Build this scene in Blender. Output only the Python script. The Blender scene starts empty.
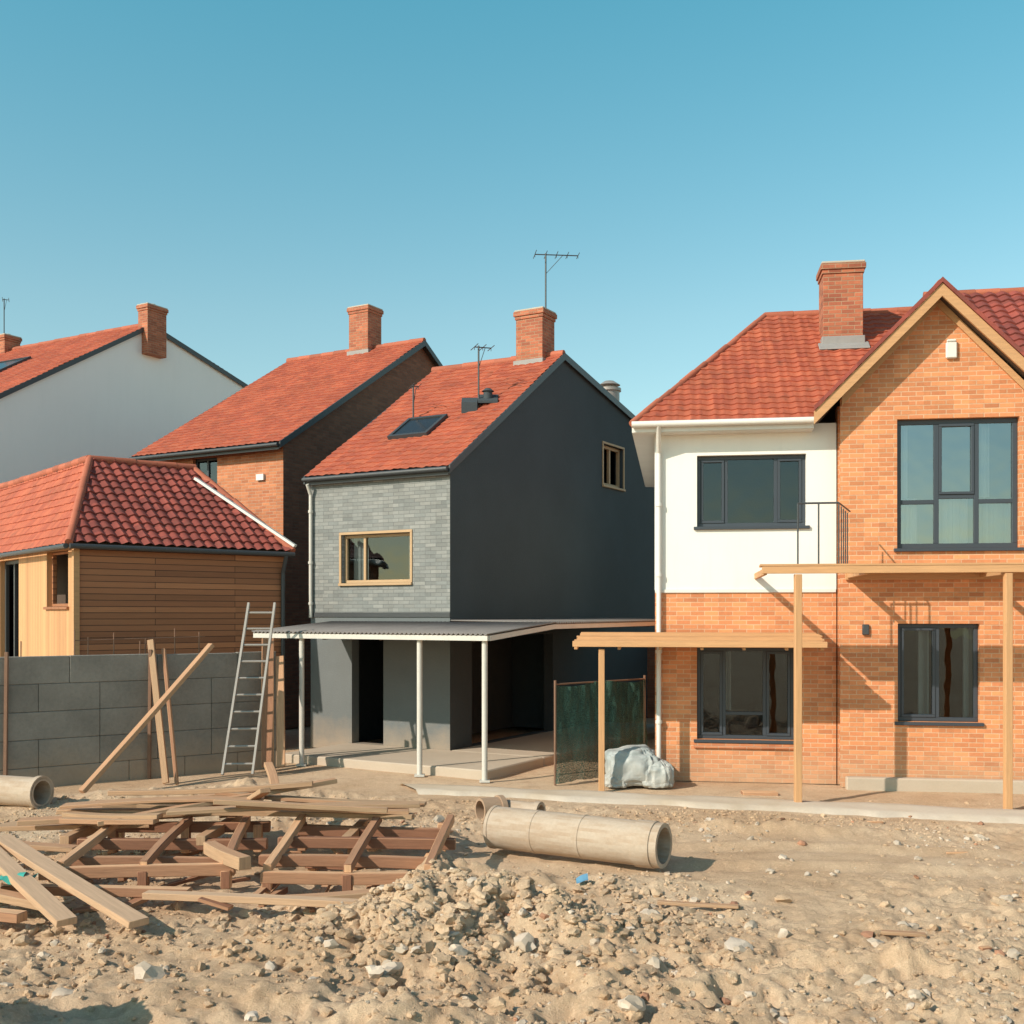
import bpy, bmesh, math, random
import numpy as np
from mathutils import Vector, Matrix
from mathutils import noise as nz
random.seed(7); rng=np.random.default_rng(11)
scene=bpy.context.scene
V=Vector
# ------------------------------------------------------------------ materials
def newmat(name):
    m=bpy.data.materials.new(name); m.use_nodes=True
    nt=m.node_tree; b=nt.nodes['Principled BSDF']
    return m,nt,b
def lk(nt,a,b): nt.links.new(a,b)
def math_(nt,op,a,b=None,c=None):
    n=nt.nodes.new('ShaderNodeMath'); n.operation=op
    for i,x in enumerate((a,b,c)):
        if x is None: continue
        if isinstance(x,(int,float)): n.inputs[i].default_value=x
        else: lk(nt,x,n.inputs[i])
    return n.outputs[0]
def coordv(nt,coord='UV',st=(1,1,1)):
    if coord=='UV':
        t=nt.nodes.new('ShaderNodeTexCoord').outputs['UV']
    else:
        t=nt.nodes.new('ShaderNodeNewGeometry').outputs['Position']
    mp=nt.nodes.new('ShaderNodeMapping'); mp.inputs['Scale'].default_value=st
    lk(nt,t,mp.inputs['Vector']); return mp.outputs[0]
def noise(nt,vec,scale,detail=4,rough=.6):
    n=nt.nodes.new('ShaderNodeTexNoise'); n.inputs['Scale'].default_value=scale
    n.inputs['Detail'].default_value=detail; n.inputs['Roughness'].default_value=rough
    lk(nt,vec,n.inputs['Vector']); return n.outputs['Fac']
def hsv(nt,col,val,sat=None):
    n=nt.nodes.new('ShaderNodeHueSaturation'); lk(nt,val,n.inputs['Value'])
    if sat is not None: n.inputs['Saturation'].default_value=sat
    if isinstance(col,tuple): n.inputs['Color'].default_value=(*col,1)
    else: lk(nt,col,n.inputs['Color'])
    return n.outputs[0]
def mix(nt,f,a,b):
    n=nt.nodes.new('ShaderNodeMix'); n.data_type='RGBA'
    if isinstance(f,(int,float)): n.inputs[0].default_value=f
    else: lk(nt,f,n.inputs[0])
    for s,x in ((6,a),(7,b)):
        if isinstance(x,tuple): n.inputs[s].default_value=(*x,1)
        else: lk(nt,x,n.inputs[s])
    return n.outputs[2]
def ramp(nt,f,a,b,lo=0,hi=1):
    n=nt.nodes.new('ShaderNodeMapRange'); lk(nt,f,n.inputs[0])
    n.inputs[1].default_value=a; n.inputs[2].default_value=b
    n.inputs[3].default_value=lo; n.inputs[4].default_value=hi
    return n.outputs[0]
def bumpn(nt,h,strength,dist,b):
    n=nt.nodes.new('ShaderNodeBump'); n.inputs['Strength'].default_value=strength
    n.inputs['Distance'].default_value=dist; lk(nt,h,n.inputs['Height']); lk(nt,n.outputs[0],b.inputs['Normal'])
DUST=(.44,.32,.21)
def M(name,col,rough=.8,var=.2,ns=2,bump=.3,bs=30,island=0,metal=0,st=(1,1,1),coord='UV',dist=.01,col2=None,dirt=0,streak=0):
    m,nt,b=newmat(name); v=coordv(nt,coord,st)
    f=noise(nt,v,ns,6); f2=noise(nt,v,bs,5)
    val=math_(nt,'ADD',1-var*1.5,math_(nt,'MULTIPLY',math_(nt,'ADD',math_(nt,'MULTIPLY',f,.65),math_(nt,'MULTIPLY',f2,.35)),3*var))
    if island:
        r=nt.nodes.new('ShaderNodeNewGeometry').outputs['Random Per Island']
        val=math_(nt,'MULTIPLY',val,math_(nt,'ADD',1-island,math_(nt,'MULTIPLY',r,2*island)))
        if col2 is not None: c=mix(nt,r,col,col2)
        else: c=col
    else:
        c=mix(nt,ramp(nt,f,.4,.6),col,col2) if col2 is not None else col
    o=hsv(nt,c,val)
    if streak:
        s_=noise(nt,coordv(nt,'UV',(3,.35,1)),1.5,6,.65); o=mix(nt,ramp(nt,s_,.5,.8,0,streak),o,(.36,.32,.27))
    if dirt:
        p=nt.nodes.new('ShaderNodeNewGeometry').outputs['Position']
        sx=nt.nodes.new('ShaderNodeSeparateXYZ'); lk(nt,p,sx.inputs[0])
        nzz=noise(nt,v,3,5)
        z=math_(nt,'ADD',sx.outputs[2],math_(nt,'MULTIPLY',nzz,-.8))
        o=mix(nt,ramp(nt,z,-.35,.25,dirt,0),o,DUST)
    lk(nt,o,b.inputs['Base Color']); b.inputs['Roughness'].default_value=rough; b.inputs['Metallic'].default_value=metal
    if bump: bumpn(nt,f2,bump,dist,b)
    return m
def brickmat(name,c1,c2,mort,bw=.215,rh=.07,ms=.0075,grain=None,bump=.5,rough=.85,dirt=.6,var=.25,coord='UV'):
    m,nt,b=newmat(name); v=coordv(nt)
    t=nt.nodes.new('ShaderNodeTexBrick'); lk(nt,v,t.inputs['Vector'])
    t.inputs['Color1'].default_value=(*c1,1); t.inputs['Color2'].default_value=(*c2,1); t.inputs['Mortar'].default_value=(*mort,1)
    t.inputs['Scale'].default_value=1; t.inputs['Brick Width'].default_value=bw; t.inputs['Row Height'].default_value=rh
    t.inputs['Mortar Size'].default_value=ms; t.inputs['Mortar Smooth'].default_value=.3
    v2=coordv(nt,'UV',grain or (1,1,1))
    f=noise(nt,v2,1.3,7,.65); f3=noise(nt,v2,22,4)
    v3=coordv(nt,'UV',(1/bw*.999,1/rh*.999,1))
    fl=nt.nodes.new('ShaderNodeVectorMath'); fl.operation='FLOOR'; lk(nt,v3,fl.inputs[0])
    wn=nt.nodes.new('ShaderNodeTexWhiteNoise'); lk(nt,fl.outputs[0],wn.inputs['Vector'])
    val=math_(nt,'ADD',1-var,math_(nt,'MULTIPLY',math_(nt,'ADD',math_(nt,'MULTIPLY',f,.8),math_(nt,'ADD',math_(nt,'MULTIPLY',f3,.6),math_(nt,'MULTIPLY',wn.outputs[0],.6))),2*var))
    o=hsv(nt,t.outputs['Color'],val)
    if dirt:
        p=nt.nodes.new('ShaderNodeNewGeometry').outputs['Position']
        sx=nt.nodes.new('ShaderNodeSeparateXYZ'); lk(nt,p,sx.inputs[0])
        z=math_(nt,'ADD',sx.outputs[2],math_(nt,'MULTIPLY',f,-.8))
        o=mix(nt,ramp(nt,z,-.4,.2,dirt,0),o,DUST)
    lk(nt,o,b.inputs['Base Color']); b.inputs['Roughness'].default_value=rough
    h=math_(nt,'ADD',math_(nt,'MULTIPLY',t.outputs['Fac'],-1),math_(nt,'MULTIPLY',f3,.5))
    bumpn(nt,h,bump,.008,b)
    return m
def tilemat(name,c1,c2,tw=.24,row=.32):
    m,nt,b=newmat(name); v=coordv(nt); v3=coordv(nt,'UV',(1/tw,1/row,1))
    fl=nt.nodes.new('ShaderNodeVectorMath'); fl.operation='FLOOR'; lk(nt,v3,fl.inputs[0])
    wn=nt.nodes.new('ShaderNodeTexWhiteNoise'); lk(nt,fl.outputs[0],wn.inputs['Vector'])
    f=noise(nt,v,.9,7); f2=noise(nt,v,14,5)
    c=mix(nt,wn.outputs[0],c1,c2)
    val=math_(nt,'ADD',.35,math_(nt,'ADD',math_(nt,'MULTIPLY',f,.75),math_(nt,'MULTIPLY',f2,.55)))
    o=hsv(nt,c,val)
    o=mix(nt,ramp(nt,noise(nt,v,3,9,.7),.54,.75,0,.55),o,(.10,.065,.045))
    o=mix(nt,ramp(nt,noise(nt,coordv(nt,'UV',(1,1,1)),30,4,.7),.64,.74,0,.35),o,(.42,.30,.20))
    lk(nt,o,b.inputs['Base Color']); b.inputs['Roughness'].default_value=.8
    bumpn(nt,f2,.4,.01,b); return m
mBrick=brickmat('brick_orange',(.53,.215,.092),(.42,.155,.068),(.47,.29,.18),bump=.5,var=.32)
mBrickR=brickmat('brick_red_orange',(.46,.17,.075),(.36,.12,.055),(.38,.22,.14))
mBrickD=brickmat('brick_shade_dark',(.22,.085,.048),(.16,.06,.036),(.15,.09,.06),dirt=0)  # red-orange brick darkened, so the gable's shade sits in the colour
mChim=brickmat('chimney_brick',(.34,.11,.055),(.22,.065,.036),(.26,.16,.10),dirt=0,ms=.008,var=.35)
mSlate=brickmat('grey_slate_brick',(.205,.205,.195),(.15,.158,.155),(.115,.12,.12),bw=.24,rh=.07,ms=.006,dirt=0,var=.3,bump=.4)
mClad=brickmat('timber_cladding_shaded',(.31,.13,.058),(.22,.088,.04),(.05,.022,.012),bw=3.1,rh=.11,ms=.007,grain=(1.2,18,1),rough=.7,dirt=0,var=.35)  # horizontal boards, the side wall's shade put into a darker colour
mCladL=brickmat('timber_cladding_lit',(.46,.25,.115),(.40,.20,.09),(.14,.07,.035),bw=.16,rh=5.1,ms=.004,grain=(18,1.2,1),rough=.7,dirt=0,var=.3)  # vertical boards, the sunlit front's brightness put into the colour
mDark=M('charcoal_render',(.042,.055,.063),.85,.26,.7,.4,35,coord='POS',dist=.008)
mGreyR=M('grey_render',(.14,.155,.16),.85,.22,.9,.3,35,dirt=.5)
mWhite=M('white_render',(.80,.775,.73),.9,.07,.8,.4,60,dist=.004,streak=.12)
mWhite2=M('white_render_cool',(.89,.88,.87),.9,.04,.5,.3,50,dist=.004,streak=.05)
mWPaint=M('white_paint',(.72,.70,.66),.45,.10,2,.05,30)
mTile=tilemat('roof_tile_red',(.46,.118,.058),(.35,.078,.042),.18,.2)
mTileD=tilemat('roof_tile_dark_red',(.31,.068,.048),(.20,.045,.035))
mRidge=M('ridge_tile',(.38,.11,.06),.8,.25,3,.3,20,island=.2)
mDeck=M('roof_underside',(.09,.06,.045),.9,.2)
mFrame=M('anthracite_frame',(.045,.055,.07),.4,.1,2,.0)
mFrameW=M('timber_window_frame',(.48,.31,.17),.6,.2,2,.2,30,st=(1,12,1))
mWood=M('pale_timber',(.56,.345,.20),.75,.34,2,.45,6,island=.22,st=(1,16,1),dist=.006,col2=(.45,.30,.195))
mWoodO=M('new_timber',(.52,.285,.135),.7,.28,2,.3,6,island=.12,st=(1,16,1),dist=.005)
mWoodR=M('weathered_red_timber',(.32,.135,.075),.85,.4,2,.5,6,island=.35,st=(1,14,1),dist=.008,col2=(.50,.30,.17))
mWoodM=M('mixed_old_timber',(.55,.36,.215),.85,.35,2,.5,6,island=.32,st=(1,16,1),dist=.008,col2=(.34,.185,.105))
mGutter=M('dark_gutter',(.05,.055,.06),.45,.15)
mMetal=M('galvanised_metal',(.34,.31,.28),.5,.2,4,.1,30,metal=.3)
mPost=M('painted_steel_post',(.58,.55,.50),.5,.15,4,.1,30)
mLead=M('lead_flashing',(.28,.27,.26),.6,.2,3,.2,20)
mConc=M('concrete',(.48,.41,.335),.9,.2,1.2,.4,30,dist=.006,dirt=.3)
mPath=M('concrete_path',(.62,.53,.43),.9,.2,.8,.6,25,coord='POS',dist=.008,col2=(.52,.42,.31))
mPipe=M('concrete_pipe',(.50,.40,.31),.85,.3,2.5,.45,30,dist=.008,col2=(.38,.28,.20))
mPipeB=M('clay_pipe',(.36,.24,.16),.85,.3,2.5,.4,30,dist=.008)
mFence=M('concrete_block',(.235,.215,.19),.92,.4,1.7,.7,20,island=.10,dist=.014,coord='POS',dirt=.5)
mFPost=M('rusty_fence_post',(.20,.11,.07),.8,.3,3,.3)
mTar=M('corrugated_sheet',(.20,.18,.17),.75,.35,1.5,.2,20)
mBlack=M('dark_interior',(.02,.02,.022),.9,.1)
mCurt=M('curtain_cloth',(.60,.60,.57),.9,.15,1,.4,3,st=(14,.4,1),dist=.03)
mBag=M('tarpaulin',(.33,.375,.38),.6,.25,2.5,.5,14,coord='POS',dist=.02,col2=(.42,.44,.43),dirt=.25)
mTeal=M('teal_sheet',(.05,.36,.30),.6,.2,3,.3)
mBlue=M('blue_plastic',(.12,.28,.42),.5,.2)
mSky1=M('solar_glass',(.02,.024,.028),.2,.1,2,0)
def soil(name,island=0):
    m,nt,b=newmat(name); v=coordv(nt,'POS')
    a=noise(nt,v,.55,6); c=noise(nt,v,2.6,9,.72); d=noise(nt,v,30,6,.75); e=noise(nt,v,120,3,.7)
    col=mix(nt,ramp(nt,a,.38,.62),(.60,.40,.245),(.71,.515,.345))
    col=mix(nt,ramp(nt,c,.48,.68,0,.6),col,(.44,.275,.165))
    col=mix(nt,ramp(nt,d,.56,.70,0,.5),col,(.78,.62,.46))
    val=math_(nt,'ADD',.53,math_(nt,'ADD',math_(nt,'MULTIPLY',d,.55),math_(nt,'MULTIPLY',e,.42)))
    if island:
        r=nt.nodes.new('ShaderNodeNewGeometry').outputs['Random Per Island']
        val=math_(nt,'MULTIPLY',val,math_(nt,'ADD',1-island,math_(nt,'MULTIPLY',r,2*island)))
    lk(nt,hsv(nt,col,val),b.inputs['Base Color']); b.inputs['Roughness'].default_value=.95
    h=math_(nt,'ADD',math_(nt,'MULTIPLY',c,1.2),math_(nt,'ADD',d,math_(nt,'MULTIPLY',e,.5)))
    bumpn(nt,h,.75,.03,b); return m
mSoil=soil('sandy_soil'); mClod=soil('soil_clod',.15)
mStone=M('rubble_stone',(.56,.45,.34),.9,.3,5,.6,30,island=.25,coord='POS',dist=.01,col2=(.46,.38,.31))
mBrk=M('broken_brick',(.40,.20,.12),.9,.25,5,.5,30,island=.3,coord='POS')
def glassmat(name,refl,tint):
    m,nt,b=newmat(name); nt.nodes.remove(b); out=nt.nodes['Material Output']
    tr=nt.nodes.new('ShaderNodeBsdfTransparent'); tr.inputs[0].default_value=(*tint,1)
    gl=nt.nodes.new('ShaderNodeBsdfGlossy'); gl.inputs['Roughness'].default_value=.02; gl.inputs[0].default_value=(.85,.95,1,1)
    v=coordv(nt); n=noise(nt,v,1.5,2); bp=nt.nodes.new('ShaderNodeBump'); bp.inputs['Strength'].default_value=.12; bp.inputs['Distance'].default_value=.05
    lk(nt,n,bp.inputs['Height']); lk(nt,bp.outputs[0],gl.inputs['Normal'])
    mx=nt.nodes.new('ShaderNodeMixShader'); fr=nt.nodes.new('ShaderNodeFresnel'); fr.inputs[0].default_value=1.45
    lk(nt,math_(nt,'ADD',fr.outputs[0],refl),mx.inputs[0]); lk(nt,tr.outputs[0],mx.inputs[1]); lk(nt,gl.outputs[0],mx.inputs[2])
    lk(nt,mx.outputs[0],out.inputs[0]); return m
mGlass=glassmat('window_glass',.05,(.5,.55,.56)); mGlassR=glassmat('window_glass_reflective',.30,(.7,.76,.76))
def netmat():
    m,nt,b=newmat('green_netting'); out=nt.nodes['Material Output']; v=coordv(nt)
    lk(nt,mix(nt,ramp(nt,noise(nt,v,3,6,.7),.35,.65),(.02,.06,.045),(.05,.12,.09)),b.inputs['Base Color']); b.inputs['Roughness'].default_value=.8
    tr=nt.nodes.new('ShaderNodeBsdfTransparent'); mx=nt.nodes.new('ShaderNodeMixShader')
    lk(nt,ramp(nt,noise(nt,v,60,3),.4,.6,.55,1),mx.inputs[0]); lk(nt,tr.outputs[0],mx.inputs[1]); lk(nt,b.outputs[0],mx.inputs[2]); lk(nt,mx.outputs[0],out.inputs[0]); return m
mNet=netmat()
# ------------------------------------------------------------------ geometry helpers
def link(o): scene.collection.objects.link(o)
def empty(name,loc):
    e=bpy.data.objects.new(name,None); e.location=loc; e.empty_display_size=.3; link(e); return e
def auto_uv(me):
    if not me.uv_layers: me.uv_layers.new(name='UVMap')
    uvl=me.uv_layers.active.data; vs=me.vertices
    for p in me.polygons:
        n=p.normal
        if abs(n.z)>.98: ud=V((1,0,0)); vd=V((0,1,0))
        else:
            ud=V((0,0,1)).cross(n).normalized(); vd=n.cross(ud)
        for li in p.loop_indices:
            co=vs[me.loops[li].vertex_index].co; uvl[li].uv=(co.dot(ud),co.dot(vd))
def finish(me,name,mat,parent,bevel=0,smooth=True):
    me.materials.append(mat)
    if smooth:
        me.polygons.foreach_set('use_smooth',[True]*len(me.polygons)); me.set_sharp_from_angle(angle=math.radians(38))
    o=bpy.data.objects.new(name,me); link(o)
    if parent is not None:
        o.parent=parent; o.matrix_parent_inverse=Matrix.Translation(-V(parent.location))
    else:
        n=len(me.vertices); c=np.empty(n*3); me.vertices.foreach_get('co',c); c=c.reshape(-1,3)
        ctr=V(((c[:,0].min()+c[:,0].max())/2,(c[:,1].min()+c[:,1].max())/2,c[:,2].min()))
        me.transform(Matrix.Translation(-ctr)); o.location=ctr
    if bevel:
        b=o.modifiers.new('b','BEVEL'); b.width=bevel; b.segments=1; b.limit_method='ANGLE'
    return o
class Geo:
    def __init__(s): s.v=[]; s.f=[]; s.uv=[]
    def add(s,pts,faces,uvs=None):
        k=len(s.v); s.v+= [V(p) for p in pts]
        for i,f in enumerate(faces):
            s.f.append([k+j for j in f]); s.uv.append(uvs[i] if uvs else None)
        return s
    def obox(s,o,a,b,c):
        o,a,b,c=V(o),V(a),V(b),V(c)
        if a.cross(b).dot(c)<0: a,b=b,a
        P=[o,o+a,o+a+b,o+b,o+c,o+a+c,o+a+b+c,o+b+c]
        return s.add(P,[(0,3,2,1),(4,5,6,7),(0,1,5,4),(1,2,6,5),(2,3,7,6),(3,0,4,7)])
    def beam(s,p0,p1,w,h,up=(0,0,1),warp=0):
        p0,p1=V(p0),V(p1); d=(p1-p0); L=d.length; d.normalize(); up=V(up)
        if abs(d.dot(up))>.95: up=V((0,1,0))
        x=d.cross(up).normalized(); y=x.cross(d).normalized()
        ns=6 if warp else 1; off=random.random()*50
        P=[];
        bx,by=(random.uniform(-warp,warp),random.uniform(-warp,warp)) if warp else (0,0)
        for i in range(ns+1):
            t=i/ns; c=p0+d*L*t+(x*bx+y*by)*math.sin(math.pi*t)
            for a,b in ((-1,-1),(1,-1),(1,1),(-1,1)): P.append(c+x*a*w/2+y*b*h/2)
        F=[];U=[]
        for i in range(ns):
            for j in range(4):
                k=i*4; F.append((k+j,k+(j+1)%4,k+4+(j+1)%4,k+4+j)); u0,u1=off+L*i/ns,off+L*(i+1)/ns
                vv=off+j*.3; wd=w if j%2==0 else h
                U.append([(u0,vv),(u0,vv+wd),(u1,vv+wd),(u1,vv)])
        F+= [(3,2,1,0),(ns*4,ns*4+1,ns*4+2,ns*4+3)]
        U+= [[(off,off),(off,off+.1),(off+.02,off+.1),(off+.02,off)]]*2
        return s.add(P,F,U)
    def cyl(s,p0,p1,r0,r1=None,n=14,caps=True):
        r1=r0 if r1 is None else r1
        p0,p1=V(p0),V(p1); d=(p1-p0).normalized(); a=V((0,0,1)) if abs(d.z)<.9 else V((0,1,0))
        x=d.cross(a).normalized(); y=d.cross(x)
        P=[p0+(x*math.cos(2*math.pi*i/n)+y*math.sin(2*math.pi*i/n))*r0 for i in range(n)]+[p1+(x*math.cos(2*math.pi*i/n)+y*math.sin(2*math.pi*i/n))*r1 for i in range(n)]
        F=[(i,(i+1)%n,n+(i+1)%n,n+i) for i in range(n)]
        if caps: F+=[tuple(reversed(range(n))),tuple(range(n,2*n))]
        return s.add(P,F)
    def tube(s,p0,p1,r,t,n=32,r1=None):
        r1=r if r1 is None else r1
        p0,p1=V(p0),V(p1); d=(p1-p0).normalized(); a=V((0,0,1)) if abs(d.z)<.9 else V((0,1,0)); x=d.cross(a).normalized(); y=d.cross(x); P=[]
        for c,rr in ((p0,r),(p1,r1),(p1,r1-t),(p0,r-t)):
            P+=[c+(x*math.cos(2*math.pi*i/n)+y*math.sin(2*math.pi*i/n))*rr for i in range(n)]
        F=[]
        for k in range(4):
            for i in range(n): F.append((k*n+i,k*n+(i+1)%n,((k+1)%4)*n+(i+1)%n,((k+1)%4)*n+i))
        return s.add(P,F)
    def make(s,name,mat,parent=None,bevel=0,smooth=True,face=None):
        me=bpy.data.meshes.new(name); me.from_pydata([tuple(p) for p in s.v],[],s.f); me.update()
        bm=bmesh.new(); bm.from_mesh(me); bmesh.ops.recalc_face_normals(bm,faces=bm.faces)
        if face is not None:
            bm.normal_update()
            fl=[f for f in bm.faces if f.normal.dot(V(face))<0]
            if fl: bmesh.ops.reverse_faces(bm,faces=fl)
        bm.to_mesh(me); bm.free()
        auto_uv(me)
        uvl=me.uv_layers.active.data
        for p in me.polygons:
            u=s.uv[p.index]
            if u:
                m={vi:u[i] for i,vi in enumerate(s.f[p.index])}
                for li in p.loop_indices: uvl[li].uv=m[me.loops[li].vertex_index]
        return finish(me,name,mat,parent,bevel,smooth)
class Frame:
    def __init__(s,o,ang_u,flip=1):
        s.o=V((o[0],o[1],0)); s.u=V((math.cos(ang_u),math.sin(ang_u),0)); s.v=V((0,0,1)).cross(s.u)*flip
    def p(s,u,v,z): return s.o+s.u*u+s.v*v+V((0,0,z))
def wall(name,o,d,inn,poly,t,holes,mat,parent):
    o,d,inn=V(o),V(d),V(inn); L=max(p[0] for p in poly); L0=min(p[0] for p in poly)
    n=len(poly); P=[o+d*s+V((0,0,z)) for s,z in poly]+[o+d*min(max(s,L0+t),L-t)+V((0,0,z))+inn*t for s,z in poly]
    F=[tuple(range(n)),tuple(range(2*n-1,n-1,-1))]+[(i,n+i,n+(i+1)%n,(i+1)%n) for i in range(n)]
    me=bpy.data.meshes.new(name); me.from_pydata([tuple(p) for p in P],[],F); me.update()
    bm=bmesh.new(); bm.from_mesh(me); bmesh.ops.recalc_face_normals(bm,faces=bm.faces); bm.to_mesh(me); bm.free()
    if holes:
        g=Geo()
        for (a,b,z0,z1) in holes: g.obox(o+d*a+V((0,0,z0))-inn*.3,d*(b-a),inn*(t+.6),V((0,0,z1-z0)))
        c=g.make('cut',mBlack); ob=bpy.data.objects.new('tmp',me); link(ob)
        md=ob.modifiers.new('x','BOOLEAN'); md.operation='DIFFERENCE'; md.object=c; md.solver='EXACT'
        dg=bpy.context.evaluated_depsgraph_get(); dg.update(); me2=bpy.data.meshes.new_from_object(ob.evaluated_get(dg))
        bpy.data.objects.remove(ob); bpy.data.objects.remove(c); me=me2; me.materials.clear(); me.name=name
    auto_uv(me); return finish(me,name,mat,parent,smooth=False)
def tiles(name,pts,mat,parent,tw=.18,row=.2,h=.024,cap=.014):
    pts=[V(p) for p in pts]; n=(pts[1]-pts[0]).cross(pts[2]-pts[0]).normalized()
    if n.z<0: n=-n; pts=pts[::-1]
    u=V((0,0,1)).cross(n).normalized(); v=n.cross(u); o=pts[0]
    U=[(p-o).dot(u) for p in pts]; W=[(p-o).dot(v) for p in pts]
    u0,u1=min(U),max(U); w0,w1=min(W),max(W); seg=6; du=tw/seg; nu=int((u1-u0)/du)+2; nr=int((w1-w0)/row)+1
    verts=[];faces=[];uvs=[]
    for r in range(nr):
        for kk,(ww,hh) in enumerate(((w0+r*row,h),(w0+(r+1)*row,.004))):
            for i in range(nu):
                uu=u0+i*du; ph=(i%seg)/seg; prof=cap*(.5+.5*math.cos(2*math.pi*ph))**.7
                jit=.007*math.sin(r*12.9+(i//seg)*78.2)+.02*nz.noise(V((uu*.6,ww*.6,u0+3)))
                verts.append(o+u*uu+v*ww+n*(hh+prof+jit)); uvs.append(((uu-u0)/1,(ww-w0) -(1e-4 if kk else -1e-4)))
    for r in range(2*nr-1):
        for i in range(nu-1): k=r*nu+i; faces.append((k,k+1,k+nu+1,k+nu))
    me=bpy.data.meshes.new(name); me.from_pydata([tuple(p) for p in verts],[],faces); me.uv_layers.new(name='UVMap')
    li=np.empty(len(me.loops),dtype=np.int32); me.loops.foreach_get('vertex_index',li)
    me.uv_layers.active.data.foreach_set('uv',np.array(uvs,dtype=np.float32)[li].ravel())
    bm=bmesh.new(); bm.from_mesh(me); m=len(pts)
    for i in range(m):
        a,b=pts[i],pts[(i+1)%m]; e=(b-a).normalized(); out=e.cross(n)
        bmesh.ops.bisect_plane(bm,geom=bm.verts[:]+bm.edges[:]+bm.faces[:],plane_co=a,plane_no=out,clear_outer=True)
    bm.to_mesh(me); bm.free(); finish(me,name,mat,parent)
    g=Geo(); k=len(pts); dn=n*-.07
    g.add([p-n*.02 for p in pts]+[p+dn for p in pts],[tuple(range(k)),tuple(range(2*k-1,k-1,-1))]+[(i,k+i,k+(i+1)%k,(i+1)%k) for i in range(k)])
    g.make(name+'_deck',mDeck,parent,smooth=False)
def ridge(name,p0,p1,parent,mat=None,r=.08):
    p0,p1=V(p0),V(p1); L=(p1-p0).length; n=max(1,int(L/.4)); g=Geo()
    for i in range(n):
        a=p0.lerp(p1,i/n); b=p0.lerp(p1,(i+1)/n+.04/L); j=V((0,0,random.uniform(-.008,.008))); g.cyl(a+j,b+j,r*1.0,r*1.1,10)
    g.make(name,mat or mRidge,parent)
def window(name,o,d,inn,s0,s1,z0,z1,cols,parent,fm=None,gm=None,trans=None,rec=.09,fw=.06,sill=True,curt=(),casing=0,openers=(),glass=True):
    fm=fm or mFrame; gm=gm or mGlass; o,d,inn=V(o),V(d),V(inn); Z=V((0,0,1)); e=.004
    def P(s,z,k): return o+d*s+Z*z+inn*k
    g=Geo(); a,b=s0+e,s1-e; zz0,zz1=z0+e,z1-e
    g.obox(P(a,zz0,rec),d*(b-a),Z*fw,inn*.07); g.obox(P(a,zz1-fw,rec),d*(b-a),Z*fw,inn*.07)
    g.obox(P(a,zz0+fw,rec),d*fw,Z*(zz1-zz0-2*fw),inn*.07); g.obox(P(b-fw,zz0+fw,rec),d*fw,Z*(zz1-zz0-2*fw),inn*.07)
    xs=[a+fw]
    for c in cols:
        x=a+(b-a)*c; g.obox(P(x-fw/2,zz0+fw,rec+.002),d*fw,Z*(zz1-zz0-2*fw),inn*.066); xs.append(x)
    xs.append(b-fw)
    if trans:
        for i,(x0,x1) in enumerate(zip(xs[:-1],xs[1:])):
            if trans[i]: 
                zt=zz0+(zz1-zz0)*trans[i]; g.obox(P(x0+(fw/2 if i else 0),zt-fw*.45,rec+.004),d*(x1-x0-(fw/2 if i else 0)-(fw/2 if i<len(xs)-2 else 0)),Z*fw*.9,inn*.062)
    for i in openers:
        x0=xs[i]+(fw/2 if i else 0); x1=xs[i+1]-(fw/2 if i<len(xs)-2 else 0); f=.04; w=x1-x0; zb=zz0+fw; zt=zz1-fw
        if trans and trans[i]: zb=zz0+(zz1-zz0)*trans[i]+fw*.45
        g.obox(P(x0,zb,rec-.015),d*w,Z*f,inn*.05); g.obox(P(x0,zt-f,rec-.015),d*w,Z*f,inn*.05)
        g.obox(P(x0,zb+f,rec-.015),d*f,Z*(zt-zb-2*f),inn*.05); g.obox(P(x1-f,zb+f,rec-.015),d*f,Z*(zt-zb-2*f),inn*.05)
    if sill: g.obox(P(s0-.05,z0-.05,-.05),d*(s1-s0+.1),Z*.048,inn*.12)
    if casing:
        c=casing; g.obox(P(s0-c,z1+.001,-.02),d*(s1-s0+2*c),Z*c,inn*.03); g.obox(P(s0-c,z0-.001,-.02),d*c,Z*(z1-z0),inn*.03); g.obox(P(s1,z0-.001,-.02),d*c,Z*(z1-z0),inn*.03)
    g.make(name+'_frame',fm,parent,bevel=.004,smooth=False)
    q=Geo() 
    if glass:
        for x0,x1 in zip(xs[:-1],xs[1:]):
            tl=random.uniform(-.006,.006)
            q.add([P(x0,zz0+fw,rec+.035+tl),P(x1,zz0+fw,rec+.035-tl),P(x1,zz1-fw,rec+.035-tl),P(x0,zz1-fw,rec+.035+tl)],[(0,1,2,3)])
        q.make(name+'_glass',gm,parent,smooth=False,face=-inn)
    if curt:
        q=Geo()
        for c0,c1,zc0,zc1 in curt:
            x0=a+(b-a)*c0; x1=a+(b-a)*c1; N=max(8,int((x1-x0)/.02)); P_=[];F_=[]
            for i in range(N+1):
                x=x0+(x1-x0)*i/N; kk=.30+.025*math.sin(i*1.1)+.01*math.sin(i*2.7)
                P_+=[P(x,zz0+(zz1-zz0)*zc0,kk),P(x,zz0+(zz1-zz0)*zc1,kk)]
                if i<N: F_.append((2*i,2*i+2,2*i+3,2*i+1))
            q.add(P_,F_)
        q.make(name+'_curtain',mCurt,parent)
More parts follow.
